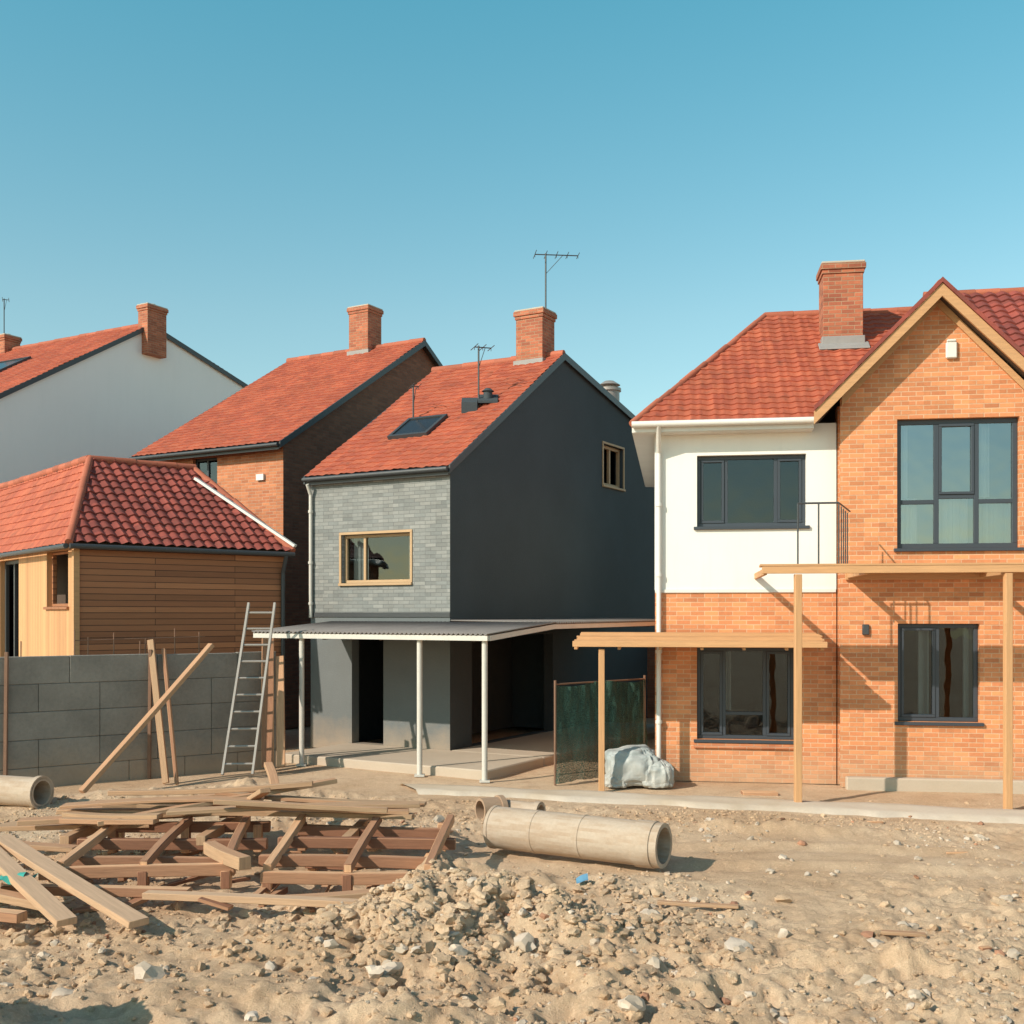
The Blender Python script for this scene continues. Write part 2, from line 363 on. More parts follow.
def chimney(parent,F,u,v,z0,z1,w=.8,dd=.7,pots=0):
    g=Geo(); 
    def bx(e,a,b): g.obox(F.p(u-w/2-e,v-dd/2-e,a),F.u*(w+2*e),F.v*(dd+2*e),V((0,0,b-a)))
    bx(0,z0,z1-.22)
    bx(.02,z1-.219,z1-.15); bx(.045,z1-.149,z1-.05)
    g.make('chimney',mChim,parent,bevel=.006,smooth=False)
    c=Geo(); c.obox(F.p(u-w/2-.03,v-dd/2-.03,z1-.049),F.u*(w+.06),F.v*(dd+.06),V((0,0,.04)))
    c.cyl(F.p(u,v,z1-.02),F.p(u,v,z1+.06),.12,.10,14)
    c.make('chimney_cap',mConc,parent,bevel=.01,smooth=False)
def antenna(x,y,z0,z1,boom,n,ang=0,rev=False):
    g=Geo(); g.cyl((x,y,z0),(x,y,z1),.018,n=8); d=V((math.cos(ang),math.sin(ang),0)); q=V((-d.y,d.x,0))
    c=V((x,y,z1-.03)); g.cyl(c-d*boom*.25,c+d*boom*.75,.012,n=6)
    for i in range(n):
        p=c+d*boom*(-.25+i/(n-1)); l=.28-.02*i; g.cyl(p-q*l,p+q*l,.008,n=6); g.cyl(p,p-V((0,0,.06)),.006,n=6)
    g.cyl((x,y,z1-.45),c+d*boom*.4,.007,n=6)
    return g.make('tv_antenna',mGutter)
def gutter(g,p0,p1,r=.06): g.cyl(p0,p1,r,n=12)

# ------------------------------------------------------------------ camera
HC=2.6
cam=bpy.data.cameras.new('camera'); co=bpy.data.objects.new('camera',cam); link(co)
co.location=(0,0,HC); co.rotation_euler=(math.radians(90),0,0); cam.sensor_width=36; cam.lens=36*1100/1024
cam.shift_y=103/1024; cam.clip_end=3000; cam.clip_start=.1; scene.camera=co
# ------------------------------------------------------------------ light
EL=math.radians(33); AZ=math.radians(54)
sd=V((-math.sin(AZ)*math.cos(EL),-math.cos(AZ)*math.cos(EL),math.sin(EL)))
sun=bpy.data.lights.new('sun','SUN'); sun.energy=5.0; sun.angle=math.radians(.5); sun.color=(1,.885,.74)
so=bpy.data.objects.new('sun',sun); link(so); so.rotation_euler=sd.to_track_quat('Z','Y').to_euler(); so.location=sd*50
w=bpy.data.worlds.new('World'); scene.world=w; w.use_nodes=True; nt=w.node_tree
sk=nt.nodes.new('ShaderNodeTexSky'); sk.sky_type='NISHITA'; sk.sun_disc=False; sk.sun_elevation=EL; sk.sun_rotation=math.pi+AZ
sk.air_density=1.0; sk.dust_density=.6; sk.ozone_density=1.2
tc=nt.nodes.new('ShaderNodeTexCoord'); sx=nt.nodes.new('ShaderNodeSeparateXYZ'); lk(nt,tc.outputs['Generated'],sx.inputs[0])
cr=nt.nodes.new('ShaderNodeValToRGB'); lk(nt,math_(nt,'MULTIPLY',sx.outputs[2],1.0),cr.inputs[0])
E=cr.color_ramp.elements; E[0].position=.08; E[0].color=(1.13,1.15,.95,1); E[1].position=.50; E[1].color=(.66,1.5,1.22,1)
e_=E.new(.26); e_.color=(1.08,1.33,1.06,1); e_=E.new(.8); e_.color=(.78,.75,.7,1)
tint=nt.nodes.new('ShaderNodeMix'); tint.data_type='RGBA'; tint.blend_type='MULTIPLY'; tint.inputs[0].default_value=1
lk(nt,cr.outputs[0],tint.inputs[7]); lk(nt,sk.outputs[0],tint.inputs[6])
bg=nt.nodes['Background']; lk(nt,tint.outputs[2],bg.inputs[0]); bg.inputs[1].default_value=.15
scene.view_settings.view_transform='Standard'; scene.view_settings.look='None'; scene.view_settings.exposure=0

# ------------------------------------------------------------------ ground
def hash2(ix,iy,seed): 
    h=(ix.astype(np.int64)*374761393+iy.astype(np.int64)*668265263+seed*1442695)&0x7fffffff
    h=((h^(h>>13))*1274126177)&0x7fffffff; return ((h^(h>>16))&0xffff)/65535.
def vnoise(x,y,seed):
    ix=np.floor(x);iy=np.floor(y);fx=x-ix;fy=y-iy; fx=fx*fx*(3-2*fx);fy=fy*fy*(3-2*fy)
    a=hash2(ix,iy,seed);b=hash2(ix+1,iy,seed);c=hash2(ix,iy+1,seed);d=hash2(ix+1,iy+1,seed)
    return (a*(1-fx)+b*fx)*(1-fy)+(c*(1-fx)+d*fx)*fy-.5
def fbm(x,y,seed,o=4,g=.5):
    r=0;a=1
    for k in range(o): r=r+a*vnoise(x*2**k+k*17.3,y*2**k-k*9.1,seed+k); a*=g
    return r
def sm(t): t=np.clip(t,0,1); return t*t*(3-2*t)
def gauss(x,y,cx,cy,rx,ry,ang=0):
    c,s=math.cos(ang),math.sin(ang); dx=x-cx;dy=y-cy; u=(dx*c+dy*s)/rx; v=(-dx*s+dy*c)/ry; return np.exp(-(u*u+v*v))
def gh(x,y):
    x=np.asarray(x,float);y=np.asarray(y,float)
    px0,py0,px1,py1=-1.6,16.55,14,12.1; L=math.hypot(px1-px0,py1-py0); dx,dy=(px1-px0)/L,(py1-py0)/L
    dist=np.abs((x-px0)*dy-(y-py0)*dx)
    near=sm((16.6-y)/1.5)
    pm=np.where(x>-2.2,sm((dist-.55)/.4),1.)
    behind=((x-px0)*dy-(y-py0)*dx)<0
    pm=np.where((x>-2.5)&behind,pm*.25,pm)
    edge=sm((9-np.abs(x))/2)*sm((y-4.5)/1)
    z=.08*fbm(x*.35,y*.35,3,3)
    rough=.45+.55*sm((vnoise(x*.5,y*.5,91)+.25)/.5)
    track=gauss(x,y,4.0,11.8,4.2,1.1,-.08)
    rough=rough*(1-.7*track)
    front=sm((10.8-y)/2.5)
    z=z+rough*(.10*fbm(x*1.4,y*1.4,8,4,.55)+.07*(1-2*np.abs(fbm(x*3.3,y*3.3,21,4,.6))) -.035)*(.55+.8*front)
    z=z+rough*.032*fbm(x*11,y*11,33,3,.6)
    for k in (0,.9):
        c=11.25+k+.25*np.sin(x*.5)-.06*x; z=z-.035*np.exp(-((y-c)/.13)**2)*sm((x-.8)/1.5)*(1+.4*vnoise(x*5,y*2,4)); z=z+.025*np.exp(-((y-c-.24)/.1)**2)*sm((x-.8)/1.5)
    n=1+1.1*fbm(x*2.4,y*2.4,55,4,.6)
    z=z+n*(.34*gauss(x,y,-.55,9.25,.8,.55)+.20*gauss(x,y,.25,8.9,.7,.4)+.18*gauss(x,y,-1.4,8.6,.7,.45)+.25*gauss(x,y,-.6,10.6,.35,.5)
        +.14*gauss(x,y,.6,10.5,1.2,.35)+.20*gauss(x,y,-4.3,15.6,1.8,.4)+.24*gauss(x,y,-3.4,15.9,.7,.4)+.10*gauss(x,y,-2.2,13.6,1.5,.5)+.16*gauss(x,y,-1.0,12.6,.6,.5)
        +.14*gauss(x,y,2.6,8.1,1.0,.4)+.85*gauss(x,y,-3.85,6.35,.55,.6)+.10*gauss(x,y,3.2,13.2,1.6,.2,-.15)+.10*gauss(x,y,-1.9,7.6,.8,.3))  # tallest mound here is added out of view to shade the lower-left corner
    z=z*near*pm*edge
    z=z+.03*vnoise(x*.9,y*.9,5)*(1-near)*np.where(y<30,1,0)*edge-.02
    return z
def axis(fine0,fine1,st,lo,hi):
    a=list(np.arange(fine0,fine1,st)); s=st; x=fine0; L=[]
    while x>lo: s*=1.35; x-=s; L.append(max(x,lo))
    s=st; x=a[-1]; R=[]
    while x<hi: s*=1.35; x+=s; R.append(min(x,hi))
    return np.array(L[::-1]+a+R)
xs=axis(-8.6,9.0,.03,-900,900); ya=np.concatenate([np.arange(5.6,11,.025),np.arange(11,18.5,.05)])
lo=[];s=.03;x=5.6
while x>-200: s*=1.4; x-=s; lo.append(x)
hi=[];s=.05;x=18.5
while x<1800: s*=1.35; x+=s; hi.append(x)
ys=np.concatenate([np.array(lo[::-1]),ya,np.array(hi)])
X,Y=np.meshgrid(xs,ys); Zg=gh(X,Y); nx,ny=len(xs),len(ys)
me=bpy.data.meshes.new('ground'); me.vertices.add(nx*ny); me.vertices.foreach_set('co',np.stack([X,Y,Zg],-1).astype(np.float32).ravel())
idx=np.arange(nx*ny).reshape(ny,nx); q=np.stack([idx[:-1,:-1],idx[:-1,1:],idx[1:,1:],idx[1:,:-1]],-1).reshape(-1,4)
me.loops.add(q.size); me.loops.foreach_set('vertex_index',q.ravel().astype(np.int32)); me.polygons.add(len(q))
me.polygons.foreach_set('loop_start',np.arange(0,q.size,4,dtype=np.int32)); me.polygons.foreach_set('loop_total',np.full(len(q),4,dtype=np.int32))
me.update(calc_edges=True); me.validate(); me.polygons.foreach_set('use_smooth',[True]*len(me.polygons))
me.materials.append(mSoil); go=bpy.data.objects.new('ground',me); link(go)
def G(x,y): return float(gh(np.array([x]),np.array([y]))[0])
def stones(name,pos,size,mat,sub=1,flat=.7,sink=.4):
    bm=bmesh.new(); bmesh.ops.create_icosphere(bm,subdivisions=sub,radius=1); bv=np.array([v.co[:] for v in bm.verts]); bf=np.array([[v.index for v in f.verts] for f in bm.faces]); bm.free()
    n=len(pos); k=len(bv); A=rng.normal(size=(n,3,3)); Q,_=np.linalg.qr(A)
    sc=rng.uniform(.55,1.3,(n,1,3)); jit=1+rng.uniform(-.28,.28,(n,k,1))
    P=(bv[None]*sc*jit); P=np.einsum('nkj,nij->nki',P,Q)*size[:,None,None]; P[:,:,2]*=flat
    z=gh(pos[:,0],pos[:,1]); P[:,:,0]+=pos[:,0,None];P[:,:,1]+=pos[:,1,None];P[:,:,2]+=(z+size*(flat-sink)*.6)[:,None]
    F=(bf[None]+(np.arange(n)*k)[:,None,None]).reshape(-1,3)
    me=bpy.data.meshes.new(name); me.from_pydata(P.reshape(-1,3).tolist(),[],F.tolist()); me.uv_layers.new(name='UVMap'); me.materials.append(mat)
    if sub>1: me.polygons.foreach_set('use_smooth',[True]*len(me.polygons)); me.set_sharp_from_angle(angle=math.radians(30))
    o=bpy.data.objects.new(name,me); link(o)
def scatter(n,x0,x1,y0,y1,pw=1.2):
    out=[]
    while len(out)<n:
        P=np.stack([rng.uniform(x0,x1,n),y0+(y1-y0)*rng.uniform(0,1,n)**pw],-1)
        m=(vnoise(P[:,0]*.8,P[:,1]*.8,77)+.5)
        tr=1-.9*gauss(P[:,0],P[:,1],4.0,11.8,4.2,1.2,-.08)
        keep=rng.uniform(0,1,n)<(m**1.7*tr+.9*gauss(P[:,0],P[:,1],-.3,9.1,1.5,.8)); keep&=np.abs(P[:,0])<P[:,1]*.52+.5
        L=math.hypot(15.6,-4.45); dd=np.abs((P[:,0]+1.6)*(-4.45/L)-(P[:,1]-16.55)*(15.6/L)); keep&=~((dd<.5)&(P[:,0]>-2))
        out+=P[keep].tolist()
    return np.array(out[:n])
n=11000; stones('soil_clods',scatter(n,-6.5,8,6.3,15.5),.008+.018*rng.uniform(0,1,n)**3+.02*rng.uniform(0,1,n)**12,mClod)
n=2600; stones('soil_lumps',np.concatenate([scatter(1300,-5,5,6.4,10.3,1.0),np.stack([rng.normal(-.3,1.1,1300),rng.normal(9.0,.6,1300)],-1)]),.018+.05*rng.uniform(0,1,n)**3,mClod,sub=2)
n=1100; stones('rubble',scatter(n,-6,8,6.3,13.5),.012+.045*rng.uniform(0,1,n)**4,mStone,sub=2)
n=22; stones('boulders',np.array([[3.2,7.45],[3.55,7.2],[-1.0,8.0],[-.9,8.15],[1.75,8.5],[-2.6,7.9],[.8,7.3],[2.5,7.8],[-1.7,7.2],[1.2,9.4],[3.3,9.3],[-.4,8.3],[.1,8.5],[4.5,10],[-.9,13.5],[-1.3,13.7],[2.3,12.9],[-3.1,7.6],[2.9,8.8],[-3.9,12.2],[5.5,12.9],[2.2,8.9]]),rng.uniform(.05,.11,n),mStone,sub=2)
n=40; stones('brick_fragments',scatter(n,-5,6,7,14),.02+.04*rng.uniform(0,1,n)**2,mBrk)

# path
P=[];Fc=[];N=160;Mm=6; P0=V((-1.75,17.0,0)); P1=V((-1.35,16.05,0)); R1=V((14,11.5,0)); R0=V((14,12.75,0))
for i in range(N+1):
    t=i/N; a=P1.lerp(R1,t); b=P0.lerp(R0,t); wob=.16*float(fbm(np.array([t*50.]),np.array([1.3]),71,4)[0]); wob2=.12*float(fbm(np.array([t*50.]),np.array([7.3]),72,4)[0])
    for j in range(Mm+1):
        s_=j/Mm; p=a.lerp(b,s_); p.y+= wob*(1-s_)+wob2*s_
        p.z=.028+.006*math.sin(i*.31+j)-(.07 if j in (0,Mm) else 0); P.append(p)
for i in range(N):
    for j in range(Mm): k=i*(Mm+1)+j; Fc.append((k,k+Mm+1,k+Mm+2,k+1))
g=Geo(); g.add(P,Fc); g.make('concrete_footpath',mPath,face=(0,0,1))

# ------------------------------------------------------------------ generic gabled house
def gabled(name,F,U,W,zf,vp,zp,zr,mf,ms,mt,hf=(),hs=(),ov=.25,ovu=.12,split=None,tw=.18,row=.2):
    e=empty(name,F.p(U/2,W/2,0)); t=.22
    if split:
        zs,ml=split
        wall('front_wall_lower',F.p(0,0,0),F.u,F.v,[(0,0),(U,0),(U,zs),(0,zs)],t,[h for h in hf if h[3]<=zs+.1],ml,e)
        wall('front_wall_upper',F.p(0,0,0),F.u,F.v,[(0,zs),(U,zs),(U,zf),(0,zf)],t,[h for h in hf if h[3]>zs+.1],mf,e)
    else: wall('front_wall',F.p(0,0,0),F.u,F.v,[(0,0),(U,0),(U,zf),(0,zf)],t,list(hf),mf,e)
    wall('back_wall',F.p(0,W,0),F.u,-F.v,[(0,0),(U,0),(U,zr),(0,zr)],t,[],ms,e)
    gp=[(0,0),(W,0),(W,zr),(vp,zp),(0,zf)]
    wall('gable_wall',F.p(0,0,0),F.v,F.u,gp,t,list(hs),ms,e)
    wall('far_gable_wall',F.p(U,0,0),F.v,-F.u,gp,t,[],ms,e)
    s=(zp-zf)/vp; s2=(zr-zp)/(W-vp); up=.08
    tiles('roof_front',[F.p(-ovu,-ov,zf-s*ov+up),F.p(U+ovu,-ov,zf-s*ov+up),F.p(U+ovu,vp,zp+up),F.p(-ovu,vp,zp+up)],mt,e,tw,row)
    tiles('roof_back',[F.p(-ovu,vp,zp+up),F.p(U+ovu,vp,zp+up),F.p(U+ovu,W+ov,zr+s2*ov+up),F.p(-ovu,W+ov,zr+s2*ov+up)],mt,e,tw,row)
    ridge('ridge_tiles',F.p(-ovu,vp,zp+up+.01),F.p(U+ovu,vp,zp+up+.01),e)
    g=Geo()
    for uu in (-ovu-.03,U+ovu):
        for (a,za,b,zb) in ((-ov,zf-s*ov,vp,zp),(vp,zp,W+ov,zr+s2*ov)):
            g.add([F.p(uu+k,v,zz+q) for k in (0,.03) for (v,zz,q) in ((a,za,-.05),(b,zb,-.05),(b,zb,up+.02),(a,za,up+.02))],[(0,1,2,3),(7,6,5,4),(0,4,5,1),(1,5,6,2),(2,6,7,3),(3,7,4,0)])
    g.make('barge_boards',mGutter,e,smooth=False)
    g=Geo(); zg=zf-s*ov+up-.05
    gutter(g,F.p(-ovu,-ov-.05,zg),F.p(U+ovu,-ov-.05,zg),.045); g.obox(F.p(-ovu+.02,-ov+.005,zg-.10),F.u*(U+2*ovu-.04),F.v*.025,V((0,0,.12)))
    g.make('gutter',mGutter,e)
    return e
A150=math.radians(150)
# grey house -----------------------------------------------------------------
FG=Frame((-1.127,20),A150,-1)
if FG.v.y<0: FG.v=-FG.v
hf=[(.88,2.5,3.21,4.14),(1.5,2.25,.14,2.15)]; hs=[(6.5,7.63,5.64,6.6),(.75,4.0,.14,2.2)]
eg=gabled('grey_house',FG,3.27,9.63,5.29,4.42,8.17,7.1,mSlate,mDark,mTile,hf,hs,split=(2.55,mGreyR),ov=.12,ovu=.05)
window('front_window',FG.p(0,0,0),FG.u,FG.v,.88,2.5,3.21,4.14,[.70],eg,fm=mFrameW,casing=.05,fw=.055,curt=[(.02,.14,0,1),(.74,.98,0,1)])
window('gable_window',FG.p(0,0,0),FG.v,FG.u,6.5,7.63,5.64,6.6,[.5],eg,fm=mFrameW,casing=.05,fw=.07,glass=False)
chimney(eg,FG,.66,4.42,7.6,9.27,.66,.56,0)
g=Geo(); g.obox(FG.p(.66-.37,4.42-.34,7.9),FG.u*.74,FG.v*.66,V((0,0,.25))); g.make('chimney_flashing',mLead,eg,bevel=.01,smooth=False)
sl=(8.17-5.29)/4.42
def onroof(F,zf,s,u,v,h=0): return F.p(u,v,zf+s*v+.08+h)
def rooflight(parent,F,zf,s,u0,u1,v0,v1,name='skylight'):
    a=onroof(F,zf,s,u0,v0,.02); n=F.u.cross((F.v+V((0,0,s))).normalized()); n=n if n.z>0 else -n
    g=Geo(); du=F.u*(u1-u0); dv=(F.v+V((0,0,s)))*(v1-v0); f=.07; eu=F.u*f; ev=(F.v+V((0,0,s))).normalized()*f
    g.obox(a,du,ev,n*.08); g.obox(a+dv-ev,du,ev,n*.08); g.obox(a+ev,eu,dv-2*ev,n*.08); g.obox(a+du-eu+ev,eu,dv-2*ev,n*.08)
    g.make(name+'_frame',mGutter,parent,smooth=False)
    g=Geo(); g.obox(a+eu+ev,du-2*eu,dv-2*ev,n*.06); g.make(name+'_glass',mSky1,parent,smooth=False)
rooflight(eg,FG,5.29,sl,1.25,2.2,1.1,1.85)
g=Geo(); p=onroof(FG,5.29,sl,.62,2.35); g.cyl(p,p+V((0,0,.25)),.10,.09,12); g.cyl(p+V((0,0,.24)),p+V((0,0,.30)),.13,.06,12); g.obox(p+V((-.2,-.2,-.03)),V((.4,0,0)),V((0,.4,.2)),V((0,0,.05)))
p=onroof(FG,5.29,sl,.85,2.05); g.obox(p+V((-.18,-.1,-.05)),V((.32,0,0)),V((0,.3,.15)),V((0,0,.22)))
g.make('roof_vent',mDark,eg)
g=Geo(); g.cyl(FG.p(3.22,-.06,2.55),FG.p(3.22,-.06,4.95),.035,n=10); g.cyl(FG.p(3.22,-.06,4.95),FG.p(3.22,-.16,5.15),.035,n=10)
for z in (2.8,3.6,4.6): g.cyl(FG.p(3.22,-.06,z),FG.p(3.22,-.06,z+.05),.05,n=10)
g.make('downpipe',mPost,eg)
g=Geo(); g.obox(FG.p(-.004,-.02,2.56),FG.u*3.28,FG.v*.018,V((0,0,.09))); g.make('cladding_trim',mGutter,eg,smooth=False)
fl=Geo()
fl.cyl((2.35,26.6,6.7),(2.35,26.6,8.0),.25,n=18); fl.cyl((2.35,26.6,8.0),(2.35,26.6,8.07),.29,.29,18); fl.cyl((2.35,26.6,8.15),(2.35,26.6,8.25),.27,.12,18); fl.cyl((2.35,26.6,8.07),(2.35,26.6,8.15),.14,n=12)
fl.make('metal_flue',mMetal,eg)
antenna(FG.p(.4,4.42,0).x,FG.p(.4,4.42,0).y,9.1,10.5,.95,5,.1)
pa=onroof(FG,5.29,sl,.75,2.2); antenna(pa.x,pa.y,pa.z,pa.z+1.25,.35,3,.3)
pa=onroof(FG,5.29,sl,2.15,1.9); antenna(pa.x,pa.y,pa.z-.1,pa.z+.75,.15,2,.3)
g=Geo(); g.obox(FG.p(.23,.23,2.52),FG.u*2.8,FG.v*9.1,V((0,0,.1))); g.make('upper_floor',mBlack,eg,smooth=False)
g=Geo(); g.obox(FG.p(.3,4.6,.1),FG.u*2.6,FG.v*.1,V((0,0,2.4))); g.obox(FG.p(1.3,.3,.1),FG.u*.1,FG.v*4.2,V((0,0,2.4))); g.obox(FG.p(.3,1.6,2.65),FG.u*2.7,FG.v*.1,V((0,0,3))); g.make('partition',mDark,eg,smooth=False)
# porch
ep=empty('wraparound_porch',FG.p(1,-1,0))
def PF(a,b,z): return FG.p(-2.09+a,-2.15+b,z)
def corr(name,pts,n_u,mat,parent,amp=.016,per=.09,ax=0):
    a,b,c,d=[V(p) for p in pts]; L=(b-a).length; N=int(L/(per/6)); P=[];Fc=[]
    for i in range(N+1):
        t=i/N; h=amp*math.sin(2*math.pi*t*L/per); P+=[a.lerp(b,t)+V((0,0,h)),d.lerp(c,t)+V((0,0,h))]
        if i<N: Fc.append((2*i,2*i+2,2*i+3,2*i+1))
    g=Geo(); g.add(P,Fc); o=g.make(name,mat,parent); m=o.modifiers.new('s','SOLIDIFY'); m.thickness=.012; return o
corr('roof_sheet_front',[PF(-.1,-.1,2.31),PF(4.8,-.1,2.31),PF(4.8,2.13,2.47),PF(-.1,2.13,2.47)],0,mTar,ep)
corr('roof_sheet_side',[PF(-.1,2.135,2.47),PF(-.1,8.6,2.50),PF(2.07,8.6,2.53),PF(2.07,2.135,2.50)],0,mTar,ep)
g=Geo(); g.beam(PF(-.06,-.06,2.24),PF(4.77,-.06,2.24),.05,.08); g.beam(PF(-.06,-.03,2.24),PF(-.06,2.1,2.40),.05,.08);g.beam(PF(-.06,2.1,2.40),PF(-.06,8.5,2.43),.05,.08)
g.make('fascia',mPost,ep,smooth=False)
g=Geo()
for i in range(8): g.beam(PF(.25+i*.6,0,2.22),PF(.25+i*.6,2.1,2.38),.05,.08)
for i in range(9): g.beam(PF(0.02,2.3+i*.7,2.40),PF(2.05,2.3+i*.7,2.43),.05,.08)
g.make('rafters',mDeck,ep,smooth=False)
g=Geo()
for a,b in ((.05,.02),(1.28,.02),(3.75,.02),(.05,8.3)):
    g.cyl(PF(a,b,.0),PF(a,b,2.2),.045,n=14); g.obox(PF(a,b,0)-V((.08,.08,0)),V((.16,0,0)),V((0,.16,0)),V((0,0,.03)))
g.make('posts',mPost,ep)
g=Geo(); g.obox(PF(.15,.25,-.1),FG.u*4.3,FG.v*1.9,V((0,0,.24))); g.obox(PF(.15,2.151,-.1),FG.u*1.93,FG.v*6.3,V((0,0,.24)))
g.make('concrete_slab',mConc,ep,bevel=.02,smooth=False)

# brick house behind ----------------------------------------------------------
F2=Frame((-5.2,25),A150,-1)
if F2.v.y<0: F2.v=-F2.v
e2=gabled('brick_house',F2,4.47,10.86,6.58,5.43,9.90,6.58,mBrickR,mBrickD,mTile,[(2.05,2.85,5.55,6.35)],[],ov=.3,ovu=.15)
window('front_window',F2.p(0,0,0),F2.u,F2.v,2.05,2.85,5.55,6.35,[.5],e2,fm=mFrame)
chimney(e2,F2,1.85,5.43,9.4,11.15,.66,.62,0)
g=Geo(); g.obox(F2.p(1.85-.37,5.08,9.65),F2.u*.74,F2.v*.70,V((0,0,.25))); g.make('chimney_flashing',mLead,e2,smooth=False)
g=Geo(); g.obox(F2.p(.55,-.06,5.7),F2.u*.22,F2.v*.055,V((0,0,.14))); g.make('wall_vent',mWPaint,e2)
# white house -----------------------------------------------------------------
F3=Frame((-14.69,27.94),A150,-1)
if F3.v.y<0: F3.v=-F3.v
e3=gabled('white_house',F3,10,14,7.37,7,11.5,9.6,mWhite2,mWhite2,mTile,[],[],ov=.3,ovu=.06)
chimney(e3,F3,-.05,7.05,10.6,12.15,.42,.75,0)
rooflight(e3,F3,7.37,(11.5-7.37)/7,3.2,4.8,3.2,5.2)
chimney(e3,F3,6.9,7.0,11.2,12.1,.5,.6,0)
pa=F3.p(7.1,7,0); antenna(pa.x,pa.y,11.6,13.4,.2,2,.4)
# timber outbuilding ----------------------------------------------------------
FT=Frame((-7.55,19),math.radians(39.7)); FT.v=V((-FT.u.y,FT.u.x,0))
et=empty('timber_outbuilding',FT.p(2,2,0)); ze=3.88; t=.18
wall('side_wall',FT.p(0,0,0),FT.u,FT.v,[(0,0),(4.02,0),(4.02,ze),(0,ze)],t,[],mClad,et)
wall('front_wall',FT.p(0,0,0),FT.v,FT.u,[(0,0),(8,0),(8,ze),(0,ze)],t,[(.35,1.55,2.75,3.75),(3.3,4.6,.2,3.7)],mCladL,et)
wall('end_wall',FT.p(4.02,0,0),FT.v,-FT.u,[(0,0),(4.4,0),(4.4,ze),(0,ze)],t,[],mClad,et)
wall('back_wall',FT.p(0,8,0),FT.u,-FT.v,[(0,0),(2,0),(2,ze),(0,ze)],t,[],mClad,et)
wall('rear_wall',FT.p(2.0,4.4,0),FT.u,-FT.v,[(0,0),(2.02,0),(2.02,ze),(0,ze)],t,[],mClad,et)
wall('rear_side_wall',FT.p(2.0,4.4,0),FT.v,-FT.u,[(0,0),(3.6,0),(3.6,ze),(0,ze)],t,[],mClad,et)
window('front_window',FT.p(0,0,0),FT.v,FT.u,.35,1.55,2.75,3.75,[],et,fm=mClad,fw=.05,glass=False)
window('glazed_door',FT.p(0,0,0),FT.v,FT.u,3.3,4.6,.2,3.7,[.5],et,fm=mGutter,fw=.07,sill=False,glass=False)
g=Geo(); g.obox(FT.p(.9,.3,.1),FT.u*.06,FT.v*7,V((0,0,3.7))); g.make('inner_lining',mDeck,et,smooth=False)
ov=.15; zo=ze-.06; zp=5.6; p1=(1.0,2.2); p2=(3.1,2.2); p3=(1.0,8.2); xe=4.02+.1
kw=dict(tw=.2,row=.24,cap=.04,h=.035)
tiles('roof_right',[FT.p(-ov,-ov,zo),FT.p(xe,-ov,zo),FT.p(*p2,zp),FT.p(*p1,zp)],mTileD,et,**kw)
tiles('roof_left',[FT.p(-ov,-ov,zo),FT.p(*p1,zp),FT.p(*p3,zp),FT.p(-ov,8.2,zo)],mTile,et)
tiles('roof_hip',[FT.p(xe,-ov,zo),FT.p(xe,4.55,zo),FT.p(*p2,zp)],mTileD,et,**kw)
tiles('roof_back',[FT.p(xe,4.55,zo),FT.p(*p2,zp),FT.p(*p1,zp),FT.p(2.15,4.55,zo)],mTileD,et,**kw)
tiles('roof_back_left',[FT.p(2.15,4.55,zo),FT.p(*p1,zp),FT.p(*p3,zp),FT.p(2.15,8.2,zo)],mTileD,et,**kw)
ridge('ridge_tiles',FT.p(*p1,zp+.02),FT.p(*p2,zp+.02),et,r=.08); ridge('ridge_tiles_rear',FT.p(*p1,zp+.02),FT.p(*p3,zp+.02),et,r=.08)
ridge('hip_tiles',FT.p(-ov,-ov,zo+.03),FT.p(*p1,zp+.02),et,r=.07); ridge('hip_tiles_end',FT.p(xe,-ov,zo+.03),FT.p(*p2,zp+.02),et,r=.07)
g=Geo(); gutter(g,FT.p(-ov,-ov-.05,zo-.04),FT.p(xe,-ov-.05,zo-.04),.045); gutter(g,FT.p(-ov-.05,-ov,zo-.04),FT.p(-ov-.05,8,zo-.04),.045)
g.cyl(FT.p(3.95,-ov-.05,zo-.06),FT.p(3.95,-.06,zo-.4),.04,n=10); g.cyl(FT.p(3.95,-.06,zo-.4),FT.p(3.95,-.06,.0),.04,n=10); g.make('gutter',mGutter,et)
g=Geo(); g.obox(FT.p(-.03,-.03,0),FT.u*.1,FT.v*.1,V((0,0,ze-.1))); g.make('corner_post',mWoodO,et,smooth=False)
g=Geo(); g.beam(FT.p(2.95,1.75,5.36),FT.p(xe+.05,-ov,zo+.13),.10,.05); g.make('roof_verge_flashing',mWPaint,et,smooth=False)

# ------------------------------------------------------------------ right-hand pair
th=-math.asin(.148); FR=Frame((2.25,17.3),th); FR.v=V((-FR.u.y,FR.u.x,0))
er=empty('brick_and_render_house',FR.p(3,3,0)); t=.25; ze=5.55; W=6.96
d=FR.u; inn=FR.v
wall('lower_wall',FR.p(0,0,0),d,inn,[(0,0),(2.76,0),(2.76,2.99),(0,2.99)],t,[(.65,2.14,.66,2.09)],mBrick,er)
wall('render_wall',FR.p(-.006,-.006,0),d,inn,[(0,2.99),(2.766,2.99),(2.766,ze),(0,ze)],t,[(.656,2.316,3.98,5.09)],mWhite,er)
wall('left_wall_lower',FR.p(0,0.004,0),FR.v,FR.u,[(0,0),(W,0),(W,2.99),(0,2.99)],t,[],mBrick,er)
wall('left_wall_upper',FR.p(-.006,0,0),FR.v,FR.u,[(0,2.99),(W,2.99),(W,ze),(0,ze)],t,[],mWhite,er)
wall('back_wall',FR.p(0,W,0),d,-inn,[(0,0),(12,0),(12,ze),(0,ze)],t,[],mBrick,er)
wall('right_wall',FR.p(12,.2,0),FR.v,-FR.u,[(0,0),(W-.2,0),(W-.2,ze),(0,ze)],t,[],mBrick,er)
